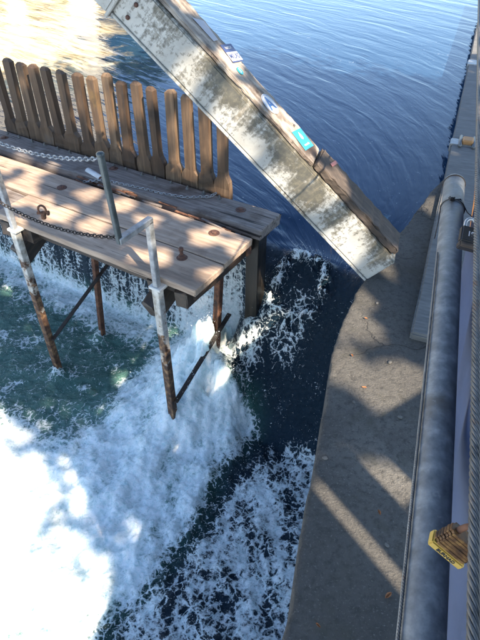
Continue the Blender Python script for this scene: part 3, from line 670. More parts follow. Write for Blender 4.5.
# ================================================================== WHITE RAISED BEAM
def make_beam():
    n1 = 2.47
    A, B = Pn(367, 280, n1), Pn(112, 12, 2.10)               # lower edge of the white face
    ax = (B - A).normalized(); nn = Vector((ax.y, -ax.x, 0)).normalized()
    if nn.x * NX + nn.y * NY < 0: nn = -nn
    upv = nn.cross(ax).normalized()
    if upv.z < 0: upv = -upv
    r_ = ray(298, 151); Mp = CAM + r_ * ((A - CAM).dot(nn) / r_.dot(nn)); hgt = (Mp - A).dot(upv)         # white/board boundary
    # far top edge
    def top_pt(u, v, off):
        r = ray(u, v); return CAM + r * ((A + upv * off - CAM).dot(upv) / r.dot(upv))
    wid = (top_pt(297, 123, hgt) - A).dot(nn)
    print('BEAM h', round(hgt, 3), 'w', round(wid, 3), 'len', (B - A).length, 'axis', ax)
    R0 = Matrix((ax, nn, upv)).transposed().to_4x4(); R0.translation = A
    e = empty('raised_beam', A, 0, 'white stained steel beam topped with a board and stickers, rising from the pier', 'beam')
    L0 = (B - A).length; cut = -.03
    bt = .022
    # box body
    def skew_box(name, x0, x1, y0, y1, z0, z1, bev, mat, cuts=0, wob=0.0, seed=0, parent=e):
        bm = bmesh.new(); bmesh.ops.create_cube(bm, size=1)
        for v in bm.verts: v.co = Vector(((x0 + x1) / 2 + v.co.x * (x1 - x0), (y0 + y1) / 2 + v.co.y * (y1 - y0), (z0 + z1) / 2 + v.co.z * (z1 - z0)))
        if cuts:
            Ls = [q for q in bm.edges if abs((q.verts[0].co - q.verts[1].co).x) > (x1 - x0) * .9]
            bmesh.ops.subdivide_edges(bm, edges=Ls, cuts=cuts, use_grid_fill=True)
        bmesh.ops.bevel(bm, geom=[q for q in bm.edges if q.calc_face_angle(0) > .5], offset=bev, segments=2, affect='EDGES')
        if wob:
            rr = random.Random(seed)
            for v in bm.verts: v.co += Vector((rr.uniform(-1, 1) * wob, rr.uniform(-1, 1) * wob, rr.uniform(-1, 1) * wob))
        return link(name, bm_mesh(bm, name), mat, parent, R0)
    b = skew_box('web', .0, L0, 0, wid, 0, hgt - bt, .006, M['whitebeam'])
    skew_box('lower_flange', .0, L0 - .002, -.006, wid + .006, -.014, -.001, .002, M['whitebeam'])
    skew_box('end_plate', L0 + .001, L0 + .018, -.022, wid + .022, -.03, hgt + .02, .003, M['whitebeam'])
    skew_box('head', L0 + .019, L0 + .75, -.012, wid + .012, -.02, hgt - .005, .006, M['whitebeam'])
    skew_box('board', .70, L0 - .003, .028, wid - .002, hgt - bt + .001, hgt, .006, M['boardtop'], 40, .0022, 3)
    db = skew_box('board', .03, .694, .034, wid - .004, hgt - bt + .001, hgt + .022, .008, M['darkboard'], 24, .004, 5); db['label'] = 'short dark rough board next to the pier'
    # bolts along the face
    V, Fc = lathe([(.011, 0), (.011, .005), (.006, .009)], 10); bme = mesh('rivet', V, Fc, True)
    for x in (L0 - .07,):
        for z in (.04, hgt - .1):
            mm = R0 @ Matrix.Translation((x, -.0005, z)) @ Matrix.Rotation(math.pi / 2, 4, 'X'); link('rivet', bme, M['bolt'], e, mm)
    # ---- stickers on the top board
    topz = hgt + .003
    def on_top(u, v):
        q = top_pt(u, v, topz) - A; return q.dot(ax), q.dot(nn)
    def placed(me, name, mat, x, y, ang, z, parent):
        return link(name, me, mat, parent, Rs @ Matrix.Translation((y, x, z)) @ Matrix.Rotation(ang, 4, 'Z'))
    Rs = Matrix((nn, ax, upv)).transposed().to_4x4(); Rs.translation = A
    def base_ang(u, v, du, dv):                           # baseline direction seen in the photo -> angle on the board
        x0, y0 = on_top(u, v); x1, y1 = on_top(u + du, v + dv); return math.atan2(x1 - x0, y1 - y0)
    def shift(x, y, a, dx, dy):
        q = Matrix.Rotation(a, 4, 'Z') @ Vector((dx, dy, 0)); return x + q.y, y + q.x
    def rect(name, w_, h_, th=.0012):
        return box_mesh(name, w_, h_, th, .0003)
    def disc(name, r, th=.0012, sg=32):
        V, Fc = lathe([(r, 0), (r, th)], sg); return mesh(name, V, Fc)
    def text(name, s, size, th=.0006):
        c = bpy.data.curves.new('lettering', 'FONT'); c.body = s; c.size = size; c.extrude = th / 2; c.align_x = 'CENTER'; c.align_y = 'CENTER'
        c.offset = size * .02
        ob = bpy.data.objects.new('lettering', c); COL.objects.link(ob)
        dg = bpy.context.evaluated_depsgraph_get(); me = bpy.data.meshes.new_from_object(ob.evaluated_get(dg)); me.name = name
        bpy.data.objects.remove(ob); return me
    u, v = 232, 53; x, y = on_top(u, v); a = base_ang(u, v, 10, -1.5)
    s = placed(rect('sticker', .118, .105), 'sticker', M['st_navy'], x, y, a, topz, e); s['label'] = 'navy and white lettered sticker'
    xx, yy = shift(x, y, a, 0, -.020); placed(rect('sticker_panel', .114, .052), 'sticker_panel', M['st_white'], xx, yy, a, topz + .0013, s)
    placed(text('lettering', 'MILAS', .040), 'lettering', M['st_navy'], xx, yy, a, topz + .0024, s)
    xx, yy = shift(x, y, a, 0, .030); placed(text('lettering', 'NATUR', .020), 'lettering', M['st_white'], xx, yy, a, topz + .0012, s)
    u, v = 240, 71; x, y = on_top(u, v); a = base_ang(u, v, 10, -1)
    s = placed(disc('sticker', .022), 'sticker', M['st_teal'], x, y, a, topz, e); s['label'] = 'small teal sticker'
    placed(text('lettering', '3', .034), 'lettering', M['st_white'], x, y, a, topz + .0018, s)
    u, v = 270, 104; x, y = on_top(u, v); a = base_ang(u, v, 10, -6)
    s = placed(disc('sticker', .060), 'sticker', M['st_white'], x, y, a, topz, e); s['label'] = 'round white sticker with a blue letter A'
    Vr, Fr = tube([Vector((math.cos(q) * .055, math.sin(q) * .055, 0)) for q in np.linspace(0, 2 * math.pi, 40)[:-1]], .0012, 5, True)
    placed(mesh('ring', Vr, Fr), 'ring', M['st_blue'], x, y, a, topz + .0012, s)
    placed(text('lettering', 'A', .105), 'lettering', M['st_blue'], x, y, a, topz + .0018, s)
    u, v = 303, 139; x, y = on_top(u, v); a = base_ang(u, v, 10, -5.5)
    s = placed(rect('sticker', .125, .115), 'sticker', M['st_cyan'], x, y, a, topz, e); s['label'] = 'bright blue rectangular sticker with a white drop'
    dv = [(0, .032), (.009, .016), (.014, .004), (.012, -.008), (0, -.014), (-.012, -.008), (-.014, .004), (-.009, .016)]
    me = mesh('drop_mark', [(px, py, 0) for px, py in dv] + [(px, py, .0008) for px, py in dv], [tuple(range(8))[::-1], tuple(range(8, 16))] + [(k, (k + 1) % 8, 8 + (k + 1) % 8, 8 + k) for k in range(8)])
    xx, yy = shift(x, y, a, 0, .012); placed(me, 'drop_mark', M['st_white'], xx, yy, a, topz + .0009, s)
    xx, yy = shift(x, y, a, 0, -.032); placed(text('lettering', 'wasser.lu', .018), 'lettering', M['st_white'], xx, yy, a, topz + .0012, s)
    u, v = 331, 166; x, y = on_top(u, v); a = base_ang(u, v, 10, -6)
    s = placed(rect('sticker', .09, .02), 'sticker', M['st_red'], x, y, a, topz + .022, e); s['label'] = 'torn reddish sticker remnant'
    x, y = on_top(206, 29); a = base_ang(206, 29, 10, 10)
    dv = [(-.08, -.02), (.06, -.04), (.075, .01), (-.03, .05)]
    me = mesh('sticker', [(px, py, 0) for px, py in dv] + [(px, py, .001) for px, py in dv], [(3, 2, 1, 0), (4, 5, 6, 7)] + [(k, (k + 1) % 4, 4 + (k + 1) % 4, 4 + k) for k in range(4)])
    s = placed(me, 'sticker', M['st_grey'], x, y, a, topz, e); s['label'] = 'torn grey paper remnant'
make_beam()

# ================================================================== RAILING IN THE FOREGROUND
Rd = Vector((.319, .948, 0)).normalized()
pp = Pd(421, 640, .67)                                     # pipe passes here
def along(p, s): return p + Rd * s
pend = None
s_end = (Pn(456, 186, 0) if False else None)
# end of the pipe: where the line appears at y ~ 182
def v_of(p):
    dp = p.y * CP + (H - p.z) * SP; return 320 + F_PX * (-p.y * SP + (H - p.z) * CP) / dp
s = 0
while v_of(along(pp, s)) > 184: s += .01
LEN = s
rail = empty('handrail', along(pp, -.16), 0, 'thick weathered grey pipe handrail running up the right side', 'handrail')
V, Fc = tube([along(pp, -.17), along(pp, -.05), along(pp, .05), along(pp, LEN * .5), along(pp, LEN)], .030, 40)
link('pipe', mesh('pipe', V, Fc, True), M['pipe'], rail, Matrix.Identity(4))
def ring(p, d, r, rr_, a0=0, a1=2 * math.pi, n=28, wob=0):
    d, s_, u = frame_from(d)
    return [p + (s_ * math.cos(a) + u * math.sin(a)) * (r + (random.uniform(-wob, wob))) for a in np.linspace(a0, a1, n)]
V, Fc = tube(ring(along(pp, LEN - .012), Rd, .0305, .0018), .0022, 8, False); link('end_ring', mesh('end_ring', V, Fc, True), M['darksteel'], rail, Matrix.Identity(4))
for sx in (-.16,):                                         # post that carries the pipe, behind the viewer
    b0 = along(pp, sx); V, Fc = tube([Vector((b0.x + .012, b0.y, -.01)), Vector((b0.x + .012, b0.y, 1.40))], .024, 20)
    link('post', mesh('post', V, Fc, True), M['pipe'], rail, Matrix.Identity(4))
# tie wire near the end
k0 = along(pp, LEN - .17)
V, Fc = tube(ring(k0, Rd + Vector((.12, 0, .1)), .0325, .002), .0018, 6)
kn = k0 + Vector((-.012, -.004, .032)); V2, F2 = tube([kn + Vector((random.uniform(-.008, .008), random.uniform(-.006, .006), random.uniform(-.002, .010))) for _ in range(14)], .0019, 6)
V3, F3 = tube([kn, kn + Vector((.03, .012, -.004)), kn + Vector((.055, .0, -.04)), kn + Vector((.075, -.03, -.05))], .0015, 6)
V4, F4 = tube([k0 + Vector((-.034, 0, .004)), k0 + Vector((-.042, -.03, -.025)), k0 + Vector((-.044, -.04, -.07))], .0014, 6)
V, Fc = merge([(V, Fc), (V2, F2), (V3, F3), (V4, F4)])
o = link('tie_wire', mesh('tie_wire', V, Fc, True), M['blacklock']); setp(o, 'black tie wire knotted round the far end of the pipe', 'wire')
def rope(name, p0, p1, R_, strands, pitch, label, mat, step, sides=6):
    L_ = (p1 - p0).length; d, s_, u = frame_from(p1 - p0); n = int(L_ / step); parts = []
    rs = R_ * math.sin(math.pi / strands) / (1 + math.sin(math.pi / strands)) * 1.06
    for k in range(strands):
        pth = []
        for i in range(n + 1):
            z = L_ * i / n; a = 2 * math.pi * (k / strands + z / pitch)
            pth.append(p0 + d * z + (s_ * math.cos(a) + u * math.sin(a)) * (R_ - rs))
        parts.append(tube(pth, rs, sides))
    parts.append(tube([p0, p1], R_ - 1.6 * rs if strands > 3 else R_ * .3, 8))
    V, Fc = merge(parts); o = link(name, mesh(name, V, Fc, True), mat); return setp(o, label, 'wire rope')
rp = Pd(472.5, 640, .44)
rope('wire_rope', along(rp, -.13), along(rp, 3.2) + Vector((.012, -.004, 0)), .0058, 6, .055, 'thick twisted steel wire rope running down the right edge', M['wire'], .0045)
tp = Pd(398, 640, .655)
rope('wire_rope', along(tp, -.13), along(tp, LEN - .42), .0024, 3, .013, 'thin twisted wire running along the left side of the pipe', M['wire'], .0022, 5)

# ---- blue and orange tarpaulin behind the rope
def sheet(name, pts_fn, nu, nv, th, mat, label):
    V = []
    for j in range(nv + 1):
        for i in range(nu + 1): V.append(pts_fn(i / nu, j / nv))
    Fc = [(j * (nu + 1) + i, j * (nu + 1) + i + 1, (j + 1) * (nu + 1) + i + 1, (j + 1) * (nu + 1) + i) for j in range(nv) for i in range(nu)]
    me = mesh(name, V, Fc, True); o = link(name, me, mat)
    md = o.modifiers.new('thickness', 'SOLIDIFY'); md.thickness = th; md.offset = 0
    return setp(o, label, 'tarpaulin')
q_ = Vector((Rd.y, -Rd.x, 0))                              # to the right of the rail
def tarp(s0, s1, z0, z1, off, folds, seed, slant=0.0):
    def fn(a, b):
        s = s0 + (s1 - s0) * a - slant * b
        z = z1 + (z0 - z1) * b
        w_ = folds * math.sin(a * 9 + seed) * (.3 + b) + folds * .6 * math.sin(a * 23 + 2 * seed + b * 2)
        base = pp + Rd * s + q_ * (off + .05 * b + w_); return Vector((base.x, base.y, z))
    return fn
sheet('blue_tarpaulin', tarp(-.13, 1.22, .55, 1.21, .05, .013, 1.0, .12), 60, 12, .003, M['blue'], 'smooth blue tarpaulin hanging behind the wire rope at the lower right')
sheet('orange_tarpaulin', tarp(1.34, 1.60, .74, 1.00, .085, .008, 2.0, .05), 40, 10, .003, M['orange'], 'bright orange tarpaulin glimpsed between pipe and rope')

# ---- padlocks
def lock(name, P, R, w_, h_, d_, body, bottom, shackle, label, r_sh, txt=None, rows=0):
    """local: x width, y depth, z up (shackle at +z)"""
    Rm = R.to_4x4(); Rm.translation = P
    e = empty(name, P, 0, label, 'padlock')
    if rows:
        # stack of riveted plates
        ph = h_ / rows; parts = bmesh.new()
        for k in range(rows):
            bm = bmesh.new(); bmesh.ops.create_cube(bm, size=1)
            for v in bm.verts: v.co = Vector((v.co.x * w_ * (1 - .012 * (k % 2)), v.co.y * d_ * (1 - .03 * (k % 2)), v.co.z * ph * .88 - h_ / 2 + ph * (k + .5)))
            bmesh.ops.bevel(bm, geom=[q for q in bm.edges if abs((q.verts[0].co - q.verts[1].co).z) > ph * .5], offset=d_ * .22, segments=3, affect='EDGES')
            bmesh.ops.bevel(bm, geom=[q for q in bm.edges if q.calc_face_angle(0) > 1.2 ], offset=ph * .12, segments=1, affect='EDGES')
            t_ = bpy.data.meshes.new('t'); bm.to_mesh(t_); bm.free(); parts.from_mesh(t_); bpy.data.meshes.remove(t_)
        link('body', bm_mesh(parts, 'body'), body, e, Rm)
    else:
        link('body', box_mesh('body', w_, d_, h_, d_ * .18, seg=3), body, e, Rm)
    bt_ = box_mesh('base_plate', w_ * 1.03, d_ * 1.06, h_ * .36, d_ * .10, cz=-h_ * .68, seg=2); link('base_plate', bt_, bottom, e, Rm)
    sw = w_ * .30; pts = [Vector((-sw, 0, h_ * .4)), Vector((-sw, 0, h_ * .62))] + [Vector((-sw * math.cos(a), 0, h_ * .72 + sw * 1.15 * math.sin(a))) for a in np.linspace(0, math.pi, 12)] + [Vector((sw, 0, h_ * .62)), Vector((sw, 0, h_ * .4))]
    V, Fc = tube(pts, r_sh, 10); link('shackle', mesh('shackle', V, Fc, True), shackle, e, Rm)
    if txt:
        c = bpy.data.curves.new('lettering', 'FONT'); c.body = txt[0]; c.size = txt[1]; c.extrude = .0003; c.align_x = 'CENTER'; c.align_y = 'CENTER'; c.offset = txt[1] * .03
        ob = bpy.data.objects.new('lettering', c); COL.objects.link(ob); dg = bpy.context.evaluated_depsgraph_get()
        me = bpy.data.meshes.new_from_object(ob.evaluated_get(dg)); bpy.data.objects.remove(ob); me.name = 'lettering'
        link('lettering', me, txt[2], e, Rm @ txt[3])
    return e
def basis(x, z):                                           # rotation with given width axis and up axis
    z = z.normalized(); y = z.cross(x).normalized(); x = y.cross(z).normalized()
    return Matrix((x, y, z)).transposed()
# camera axes in world, for reading angles off the photo
cx_, cy_, cz_ = Vector((1, 0, 0)), Vector((0, -SP, -CP)), Vector((0, CP, -SP))   # right, image-down, into the picture
upv = (-cy_ * .62 + cx_ * .46 - cz_ * .62); xv = (cx_ * .72 + cy_ * .70 + cz_ * .0)
PL = Pd(459, 543, .545)
lock('brass_padlock', PL, basis(xv, upv), .040, .026, .017, M['lam'], M['brass'], M['rust'], 'brass laminated padlock with rusty shackle hanging on the wire rope', .0032,
     ('BURNAD', .0055, M['ink'], Matrix.Translation((0, -.0092, -.026 * .68)) @ Matrix.Rotation(math.pi / 2, 4, 'X')), rows=6)
upv2 = (-cy_ * .92 + cx_ * .25 + cz_ * .25); xv2 = (cx_ * .95 + cy_ * .22)
PL2 = Pd(469, 236, 1.05)
lock('black_padlock', PL2, basis(xv2, upv2), .036, .034, .016, M['blacklock'], M['blacklock'], M['chrome'], 'small black padlock with bright steel shackle on the wire rope', .0034,
     ('19', .014, M['st_grey'], Matrix.Translation((0, -.0083, 0)) @ Matrix.Rotation(math.pi / 2, 4, 'X')))

# ---- grey fender beam with clamps
fz = .045
f0, f1 = Pz(411, 332, fz), Pz(478, 20, fz)
fd = (f1 - f0).normalized(); fs = Vector((fd.y, -fd.x, 0))
fe = empty('fender_beam', f0, 0, 'flat grey fender beam with metal clamps reaching over the water at upper right', 'fender')
fl = (f1 - f0).length + 3
me = box_mesh('beam', fl, .30, .055, .010, seg=3, cuts=30, wob=.003, seed=9)
Rf = Matrix((fd, -fs, Vector((0, 0, 1)))).transposed().to_4x4(); Rf.translation = f0 + fd * fl / 2 + fs * .15 - Vector((0, 0, .0275))
link('beam', me, M['fender'], fe, Rf)
for (u, v, big) in ((466, 62, 0), (463, 143, 1)):
    c = Pz(u, v, fz); sdist = (c - f0).dot(fd); wdt = .20 if not big else .13
    me = box_mesh('clamp', wdt, .325, .07, .006, seg=2); Rc = Rf.copy(); Rc.translation = f0 + fd * sdist + fs * .15 - Vector((0, 0, .0275))
    cl = link('clamp', me, M['clamp'], fe, Rc)
    if big:
        V, Fc = tube([Vector((-.11, y, .040)) for y in (.085,)] + [Vector((.11, .085, .040))], .014, 8); V2, F2 = tube([Vector((-.11, -.02, .040)), Vector((.11, -.02, .040))], .014, 8)
        V, Fc = merge([(V, Fc), (V2, F2)]); link('clamp_bolt', mesh('clamp_bolt', V, Fc, True), M['nut'], fe, Rc)
        link('clamp_saddle', box_mesh('clamp_saddle', .10, .085, .05, .01, cz=.045, cy=.03), M['clamprust'], fe, Rc)

# ---- litter on the concrete
def leafmesh(s, seed):
    rr = random.Random(seed); V = []
    out = [(-1, 0), (-.5, .35), (.1, .45), (.6, .28), (1, 0), (.6, -.3), (.1, -.42), (-.5, -.33)]
    for x, y in out: V.append((x * s, y * s, .004 + abs(y) * s * .5 + rr.uniform(0, .003)))
    V += [(x * s * .4, 0, .002) for x in (-1, 1)]
    Fc = [(0, 8, 1), (1, 8, 9, 2), (2, 9, 3), (3, 9, 4), (4, 9, 5), (5, 9, 6), (6, 9, 8, 7), (7, 8, 0)]
    me = mesh('fallen_leaf', V, Fc)
    return me
spots = [(388, 596, .016, 'curled orange-brown leaf at the lower end of the sunlit strip'), (379, 513, .012, 'small brown leaf beside the upper sunlit strip, in shade'), (366, 319, .010, 'tiny red leaf in the sun patch on the pier edge'),
         (364, 388, .012, 'brown leaf near the mossy crack in the pier'), (352, 356, .010, 'tiny brown leaf at the pier edge below the sun patch'), (318, 626, .010, 'small dark leaf at the bottom of the pier')]
for k, (u, v, s, lab) in enumerate(spots):
    p = Pz(u, v, .004); o = link('fallen_leaf', leafmesh(s, k), M['dryleaf']); o.location = p; o.rotation_euler = (0, 0, random.random() * 6)
    setp(o, lab, 'leaf', 'dry leaves on the pier')
def pebble(s, seed):
    bm = bmesh.new(); bmesh.ops.create_icosphere(bm, subdivisions=2, radius=s); rr = random.Random(seed)
    for v in bm.verts: v.co *= rr.uniform(.8, 1.1); v.co.z *= .55; v.co.x *= 1.3
    return bm_mesh(bm, 'pebble', True)
for k, (u, v, s, lab) in enumerate([(325, 458, .009, 'pale pebble near the pier edge above the splashing water'), (390, 362, .010, 'largest pale stone chip lying beside the crack in the middle of the pier'), (400, 417, .009, 'small stone chip on the pier below the large sun patch'),
                                    (387, 545, .007, 'tiny stone chip beside the long sunlit strip'), (354, 402, .007, 'tiny pale stone chip on the mossy patch'), (377, 303, .008, 'stone chip on the pier below the foot of the white beam')]):
    o = link('pebble', pebble(s, k), M['pebble']); p = Pz(u, v, .004); o.location = p; o.rotation_euler = (0, 0, random.random() * 6)
    setp(o, lab, 'pebble', 'stone chips on the pier')

# ================================================================== OUT OF FRAME: what shades the place and what the water mirrors
SXZ, SYZ = SUN.x / SUN.z, SUN.y / SUN.z
def G(p): return (p.x - p.z * SXZ, p.y - p.z * SYZ)       # where a point's sun ray meets z = 0
def inpoly(poly, x, y):
    c = np.zeros(x.shape, bool); n = len(poly)
    for i in range(n):
        x1, y1 = poly[i]; x2, y2 = poly[(i + 1) % n]
        c ^= ((y1 > y) != (y2 > y)) & (x < (x2 - x1) * (y - y1) / (y2 - y1 + 1e-12) + x1)
    return c
lit_poly = [[G(Pz(u, v, ZD + .08)) for u, v in [(-60, 432), (20, 440), (62, 470), (92, 520), (112, 590), (118, 680), (-60, 680)]],
            [G(Pz(u, v)) for u, v in [(318, 489), (324, 484), (402, 573), (396, 594)]]]
lit_ell = []
for (u, v, z, rx) in [(205, 237, 0, .07), (222, 207, 0, .06), (186, 214, 0, .05), (238, 247, 0, .06), (168, 200, 0, .08), (120, 205, 0, .08), (150, 222, 0, .05), (62, 214, 0, .08), (20, 198, 0, .09), (42, 202, 0, .06),
                      (88, 195, 0, .06), (10, 162, 0, .12), (40, 170, 0, .08), (60, 160, 0, .05), (172, 196, 0, .08), (130, 186, 0, .05), (234, 206, 0, .04), (95, 225, 0, .06), (20, 185, 0, .09), (160, 258, 0, .04), (210, 275, 0, .04),
                      (345, 318, 0, .12), (358, 300, 0, .07), (376, 274, 0, .08), (342, 365, 0, .085), (365, 330, 0, .05), (400, 385, 0, .12), (415, 400, 0, .08), (403, 492, 0, .06), (405, 508, 0, .05), (436, 206, 0, .09), (385, 395, 0, .06),
                      (84, 128, .1, .07), (80, 100, .35, .06), (30, 110, .1, .07), (200, 140, .3, .05), (145, 140, .1, .04), 
                      (10, 225, .0, .07), (146, 370, -.8, .025), (145, 250, .1, .04), (150, 240, .25, .04)]:
    lit_ell.append((*G(Pz(u, v, z)), rx))
for (u, v, d, rx) in [(136, 20, 3.0, .10), (160, 60, 3.0, .07), (205, 105, 3.0, .07), (230, 80, 3.0, .06), (290, 125, 3.0, .07), (262, 145, 3.0, .08), (275, 190, 3.0, .08), (310, 200, 3.0, .09), (335, 240, 3.0, .07), (250, 98, 3.0, .05), (318, 155, 3.0, .05), (225, 45, 2.9, .04), (180, 5, 2.9, .08), (345, 255, 3.0, .06),
                      (440, 418, .93, .05), (468, 270, 1.3, .10), (470, 215, 1.6, .10), (449, 222, 1.45, .03)]:
    lit_ell.append((*G(Pd(u, v, d)), rx))
def lit_mask(x, y):
    L = np.zeros(x.shape, bool)
    wx = x + .05 * fbm(x * 5, y * 5, 3, 40.0); wy = y + .05 * fbm(x * 5, y * 5, 3, 41.0)
    for ox in (-.2, -.1, 0, .1, .2):
        for oy in (-.2, -.1, 0, .1, .2): L |= inpoly(lit_poly[1], x + ox, y + oy)
    for (a, b, r) in lit_ell: L |= ((wx - a) ** 2 + (wy - b) ** 2 * .8) < (r * 1.0 + .055) ** 2
    L |= (fbm(x * 3.5, y * 3.5, 3, 50.0) > .42) & (x < -.4) & (y > 2.3)
    return L
def tree_shade():
    e = empty('shade_tree', (4.6, -5.0, -.02), 0, 'large leafy tree behind the viewer that throws the dappled shade', 'tree')
    n = 104000; gx = rng.uniform(-4.8, 4.4, n); gy = rng.uniform(-2.0, 8.6, n); keep = ~lit_mask(gx, gy)
    # crown edge: uneven
    rr = np.hypot((gx + .2) / 4.5, (gy - 3.2) / 5.2) + .12 * fbm(gx, gy, 3, 60.0); keep &= rng.random(n) > sstep(.66, 1.02, rr)
    thin = inpoly([G(Pz(u, v, ZD + .08)) for u, v in [(-80, 405), (70, 395), (150, 350), (225, 330), (250, 400), (190, 520), (150, 600), (135, 690), (-80, 690)]], gx + .16 * fbm(gx * 3, gy * 3, 3, 91.0), gy + .16 * fbm(gx * 3, gy * 3, 3, 92.0))
    gA, gB = np.array(G(Pz(10, 575, ZD))), np.array(G(Pz(185, 470, ZD))); dAB = gB - gA
    wgt = ((gx - gA[0]) * dAB[0] + (gy - gA[1]) * dAB[1]) / (dAB @ dAB) + .12 * fbm(gx * 3, gy * 3, 3, 93.0)
    plit = thin * (1 - .74 * sstep(.05, .95, wgt))
    keep &= rng.random(n) > plit
    gx, gy = gx[keep], gy[keep]; n = len(gx); s = rng.uniform(6.3, 9.4, n)
    c = np.stack([gx + SUN.x * s, gy + SUN.y * s, SUN.z * s], -1)
    d = rng.normal(size=(n, 3)); d /= np.linalg.norm(d, axis=1)[:, None]
    nn = np.array(SUN)[None] + rng.normal(size=(n, 3)) * .45; nn /= np.linalg.norm(nn, axis=1)[:, None]
    a = np.cross(nn, d); a /= np.linalg.norm(a, axis=1)[:, None]; b = np.cross(nn, a)
    la = rng.uniform(.045, .075, n)[:, None]; lb = la * .68
    V = np.stack([c + a * la, c + b * lb, c - a * la, c - b * lb], 1).reshape(-1, 3)
    Fc = np.arange(4 * n).reshape(-1, 4)
    link('crown', mesh('crown', V.tolist(), Fc.tolist()), M['leaf'], e, Matrix.Identity(4))
    top = Vector((3.5, -1.8, 5.2))
    V, Fc = tube([(4.6, -5.0, -.05), (4.55, -4.8, 1.2), (4.4, -4.2, 2.6), (4.0, -3.2, 4.0), top], [.24, .2, .18, .14, .10], 12)
    parts = [(V, Fc)]
    for k in range(400):
        if len(parts) > 16: break
        a0 = Vector((4.4, -4.2, 2.6)).lerp(top, random.random()); j = rng.integers(n); tip = Vector(c[j])
        mid = a0.lerp(tip, .5) + Vector((0, 0, .3))
        sm = np.array([G(q) for q in [a0.lerp(mid, i / 30) for i in range(31)] + [mid.lerp(tip, i / 30) for i in range(31)]])
        if lit_mask(sm[:, 0], sm[:, 1]).any() or inpoly(lit_poly[0], sm[:, 0], sm[:, 1]).any(): continue
        parts.append(tube([a0, mid, tip], [.06, .035, .012], 7))
    V, Fc = merge(parts); link('trunk', mesh('trunk', V, Fc, True), M['bark'], e, Matrix.Identity(4))
tree_shade()
# unseen boards added behind the viewer: they shade the pier, the slot between two throws the bright strip
def shade_boards():
    zr = 1.95; e = empty('added_shade_boards', (1.9, -2.3, 0), 0, 'added boards behind the viewer, placed to shade the pier', 'shade_boards')
    d = Vector((SUN.x, SUN.y, 0)).normalized(); ex = Vector((-d.y, d.x, 0))          # along / across the boards
    g = [Vector((*G(Pz(u, v)), 0)) for u, v in [(318, 489), (324, 484), (402, 573), (396, 594)]]
    cs = [q.dot(ex) for q in g]; as_ = [q.dot(d) for q in g]
    c0, c1 = (cs[0] + cs[3]) / 2, (cs[1] + cs[2]) / 2; lo, hi = min(c0, c1), max(c0, c1)
    a0 = min(as_)
    sh = Vector((SXZ * zr, SYZ * zr, 0))
    pz = Vector((*G(Pz(403, 490)), 0)); cc = pz.dot(ex); ca = pz.dot(d)
    def board(ca0, ca1, cc0, cc1, dz=0):
        me = box_mesh('board', ca1 - ca0, cc1 - cc0, .03, .003)
        R = Matrix((d, ex, Vector((0, 0, 1)))).transposed().to_4x4(); R.translation = d * ((ca0 + ca1) / 2) + ex * ((cc0 + cc1) / 2) + sh + Vector((0, 0, zr + dz))
        link('board', me, M['oldplank'], e, R)
    A0, A1 = a0 - .02, a0 + 2.6
    board(A0 - .25, A1, lo - .42, lo)
    board(A0 - .05, A1, hi, max(hi + .05, cc - .05)); board(A0 - .35, A0, lo - .002 + .004, hi - .002, .032)
    board(ca + .06, A1, cc - .048, cc + .05); board(A0 - .1, A1, cc + .053, cc + .5)
    for aa, c_ in ((A0 + 1.2, lo - .2), (A0 + 1.3, cc + .3), (A1 - .1, lo - .2), (A1 - .1, cc + .3)):
        q = d * aa + ex * c_ + sh; bar('post', (q.x, q.y, -.01), (q.x, q.y, zr - .016), .09, .09, M['oldplank'], e)
shade_boards()
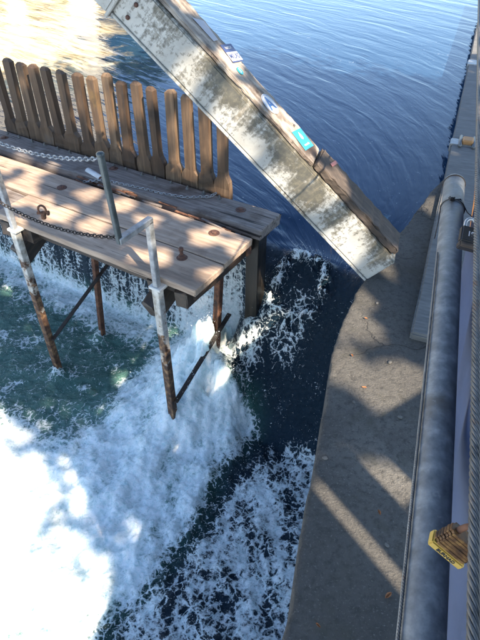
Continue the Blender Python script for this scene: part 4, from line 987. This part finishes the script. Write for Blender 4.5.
# far bank: a pale sunlit house and trees, mirrored in the upper left of the river
o = link('far_bank', box_mesh('far_bank', 60, 16, 3.4, .1), M['bed']); o.location = (-22, 41, -1.0); o.rotation_euler = (0, 0, .35); setp(o, kind='structure')
def house(loc, rz, w_, d_, h_, label):
    e = empty('house', loc, rz, label, 'house')
    R = Matrix.Rotation(rz, 4, 'Z'); R.translation = Vector(loc)
    link('wall', box_mesh('wall', w_, d_, h_, .03, cz=h_ / 2), M['render'], e, R)
    hw, hd = w_ / 2 + .4, d_ / 2 + .5; V = [(-hw, -hd, h_), (hw, -hd, h_), (hw, hd, h_), (-hw, hd, h_), (-hw, 0, h_ + 3), (hw, 0, h_ + 3)]
    link('roof', mesh('roof', V, [(0, 1, 5, 4), (2, 3, 4, 5), (1, 2, 5), (3, 0, 4), (3, 2, 1, 0)]), M['roof'], e, R)
    wm = box_mesh('window', .95, .12, 1.5, .02); sm = box_mesh('shutter', .45, .06, 1.5, .02)
    for i in range(int(w_ / 2.8)):
        for j in range(int(h_ / 3.1)):
            x = -w_ / 2 + 1.6 + i * 2.8; z = 1.9 + j * 3.1
            wi = link('window', wm, M['glass'], e, R @ Matrix.Translation((x, -d_ / 2, z)))
            for s_ in (-1, 1): link('shutter', sm, M['shutter'], wi, R @ Matrix.Translation((x + s_ * .72, -d_ / 2 - .05, z)))
house((-15.5, 30, .6), .42, 15, 9, 12, 'pale cream house on the far bank, seen only mirrored in the river')
def far_tree(loc, h_, r_, seed, label):
    e = empty('bank_tree', loc, 0, label, 'tree', 'trees on the far bank'); g = np.random.default_rng(seed); n = 2600
    c = g.normal(size=(n, 3)); c /= np.linalg.norm(c, axis=1)[:, None]; c *= (g.uniform(.35, 1, n) ** .5)[:, None] * r_; c *= (1 + .35 * fbm(c[:, 0], c[:, 1], 3, float(seed)))[:, None]
    c += np.array(loc) + np.array([0, 0, h_])
    a = g.normal(size=(n, 3)); a /= np.linalg.norm(a, axis=1)[:, None]; b = np.cross(a, g.normal(size=(n, 3))); b /= np.linalg.norm(b, axis=1)[:, None]
    V = np.stack([c + a * .28, c + b * .2, c - a * .28, c - b * .2], 1).reshape(-1, 3)
    link('crown', mesh('crown', V.tolist(), np.arange(4 * n).reshape(-1, 4).tolist()), M['leaf'], e, Matrix.Identity(4))
    V, Fc = tube([Vector(loc), Vector(loc) + Vector((.1, 0, h_ * .5)), Vector(loc) + Vector((0, .1, h_))], [.3, .22, .1], 10); link('trunk', mesh('trunk', V, Fc, True), M['bark'], e, Matrix.Identity(4))
far_tree((-6.0, 33, .6), 4.5, 2.4, 11, 'bushy tree right of the pale house, seen only as a reflection')
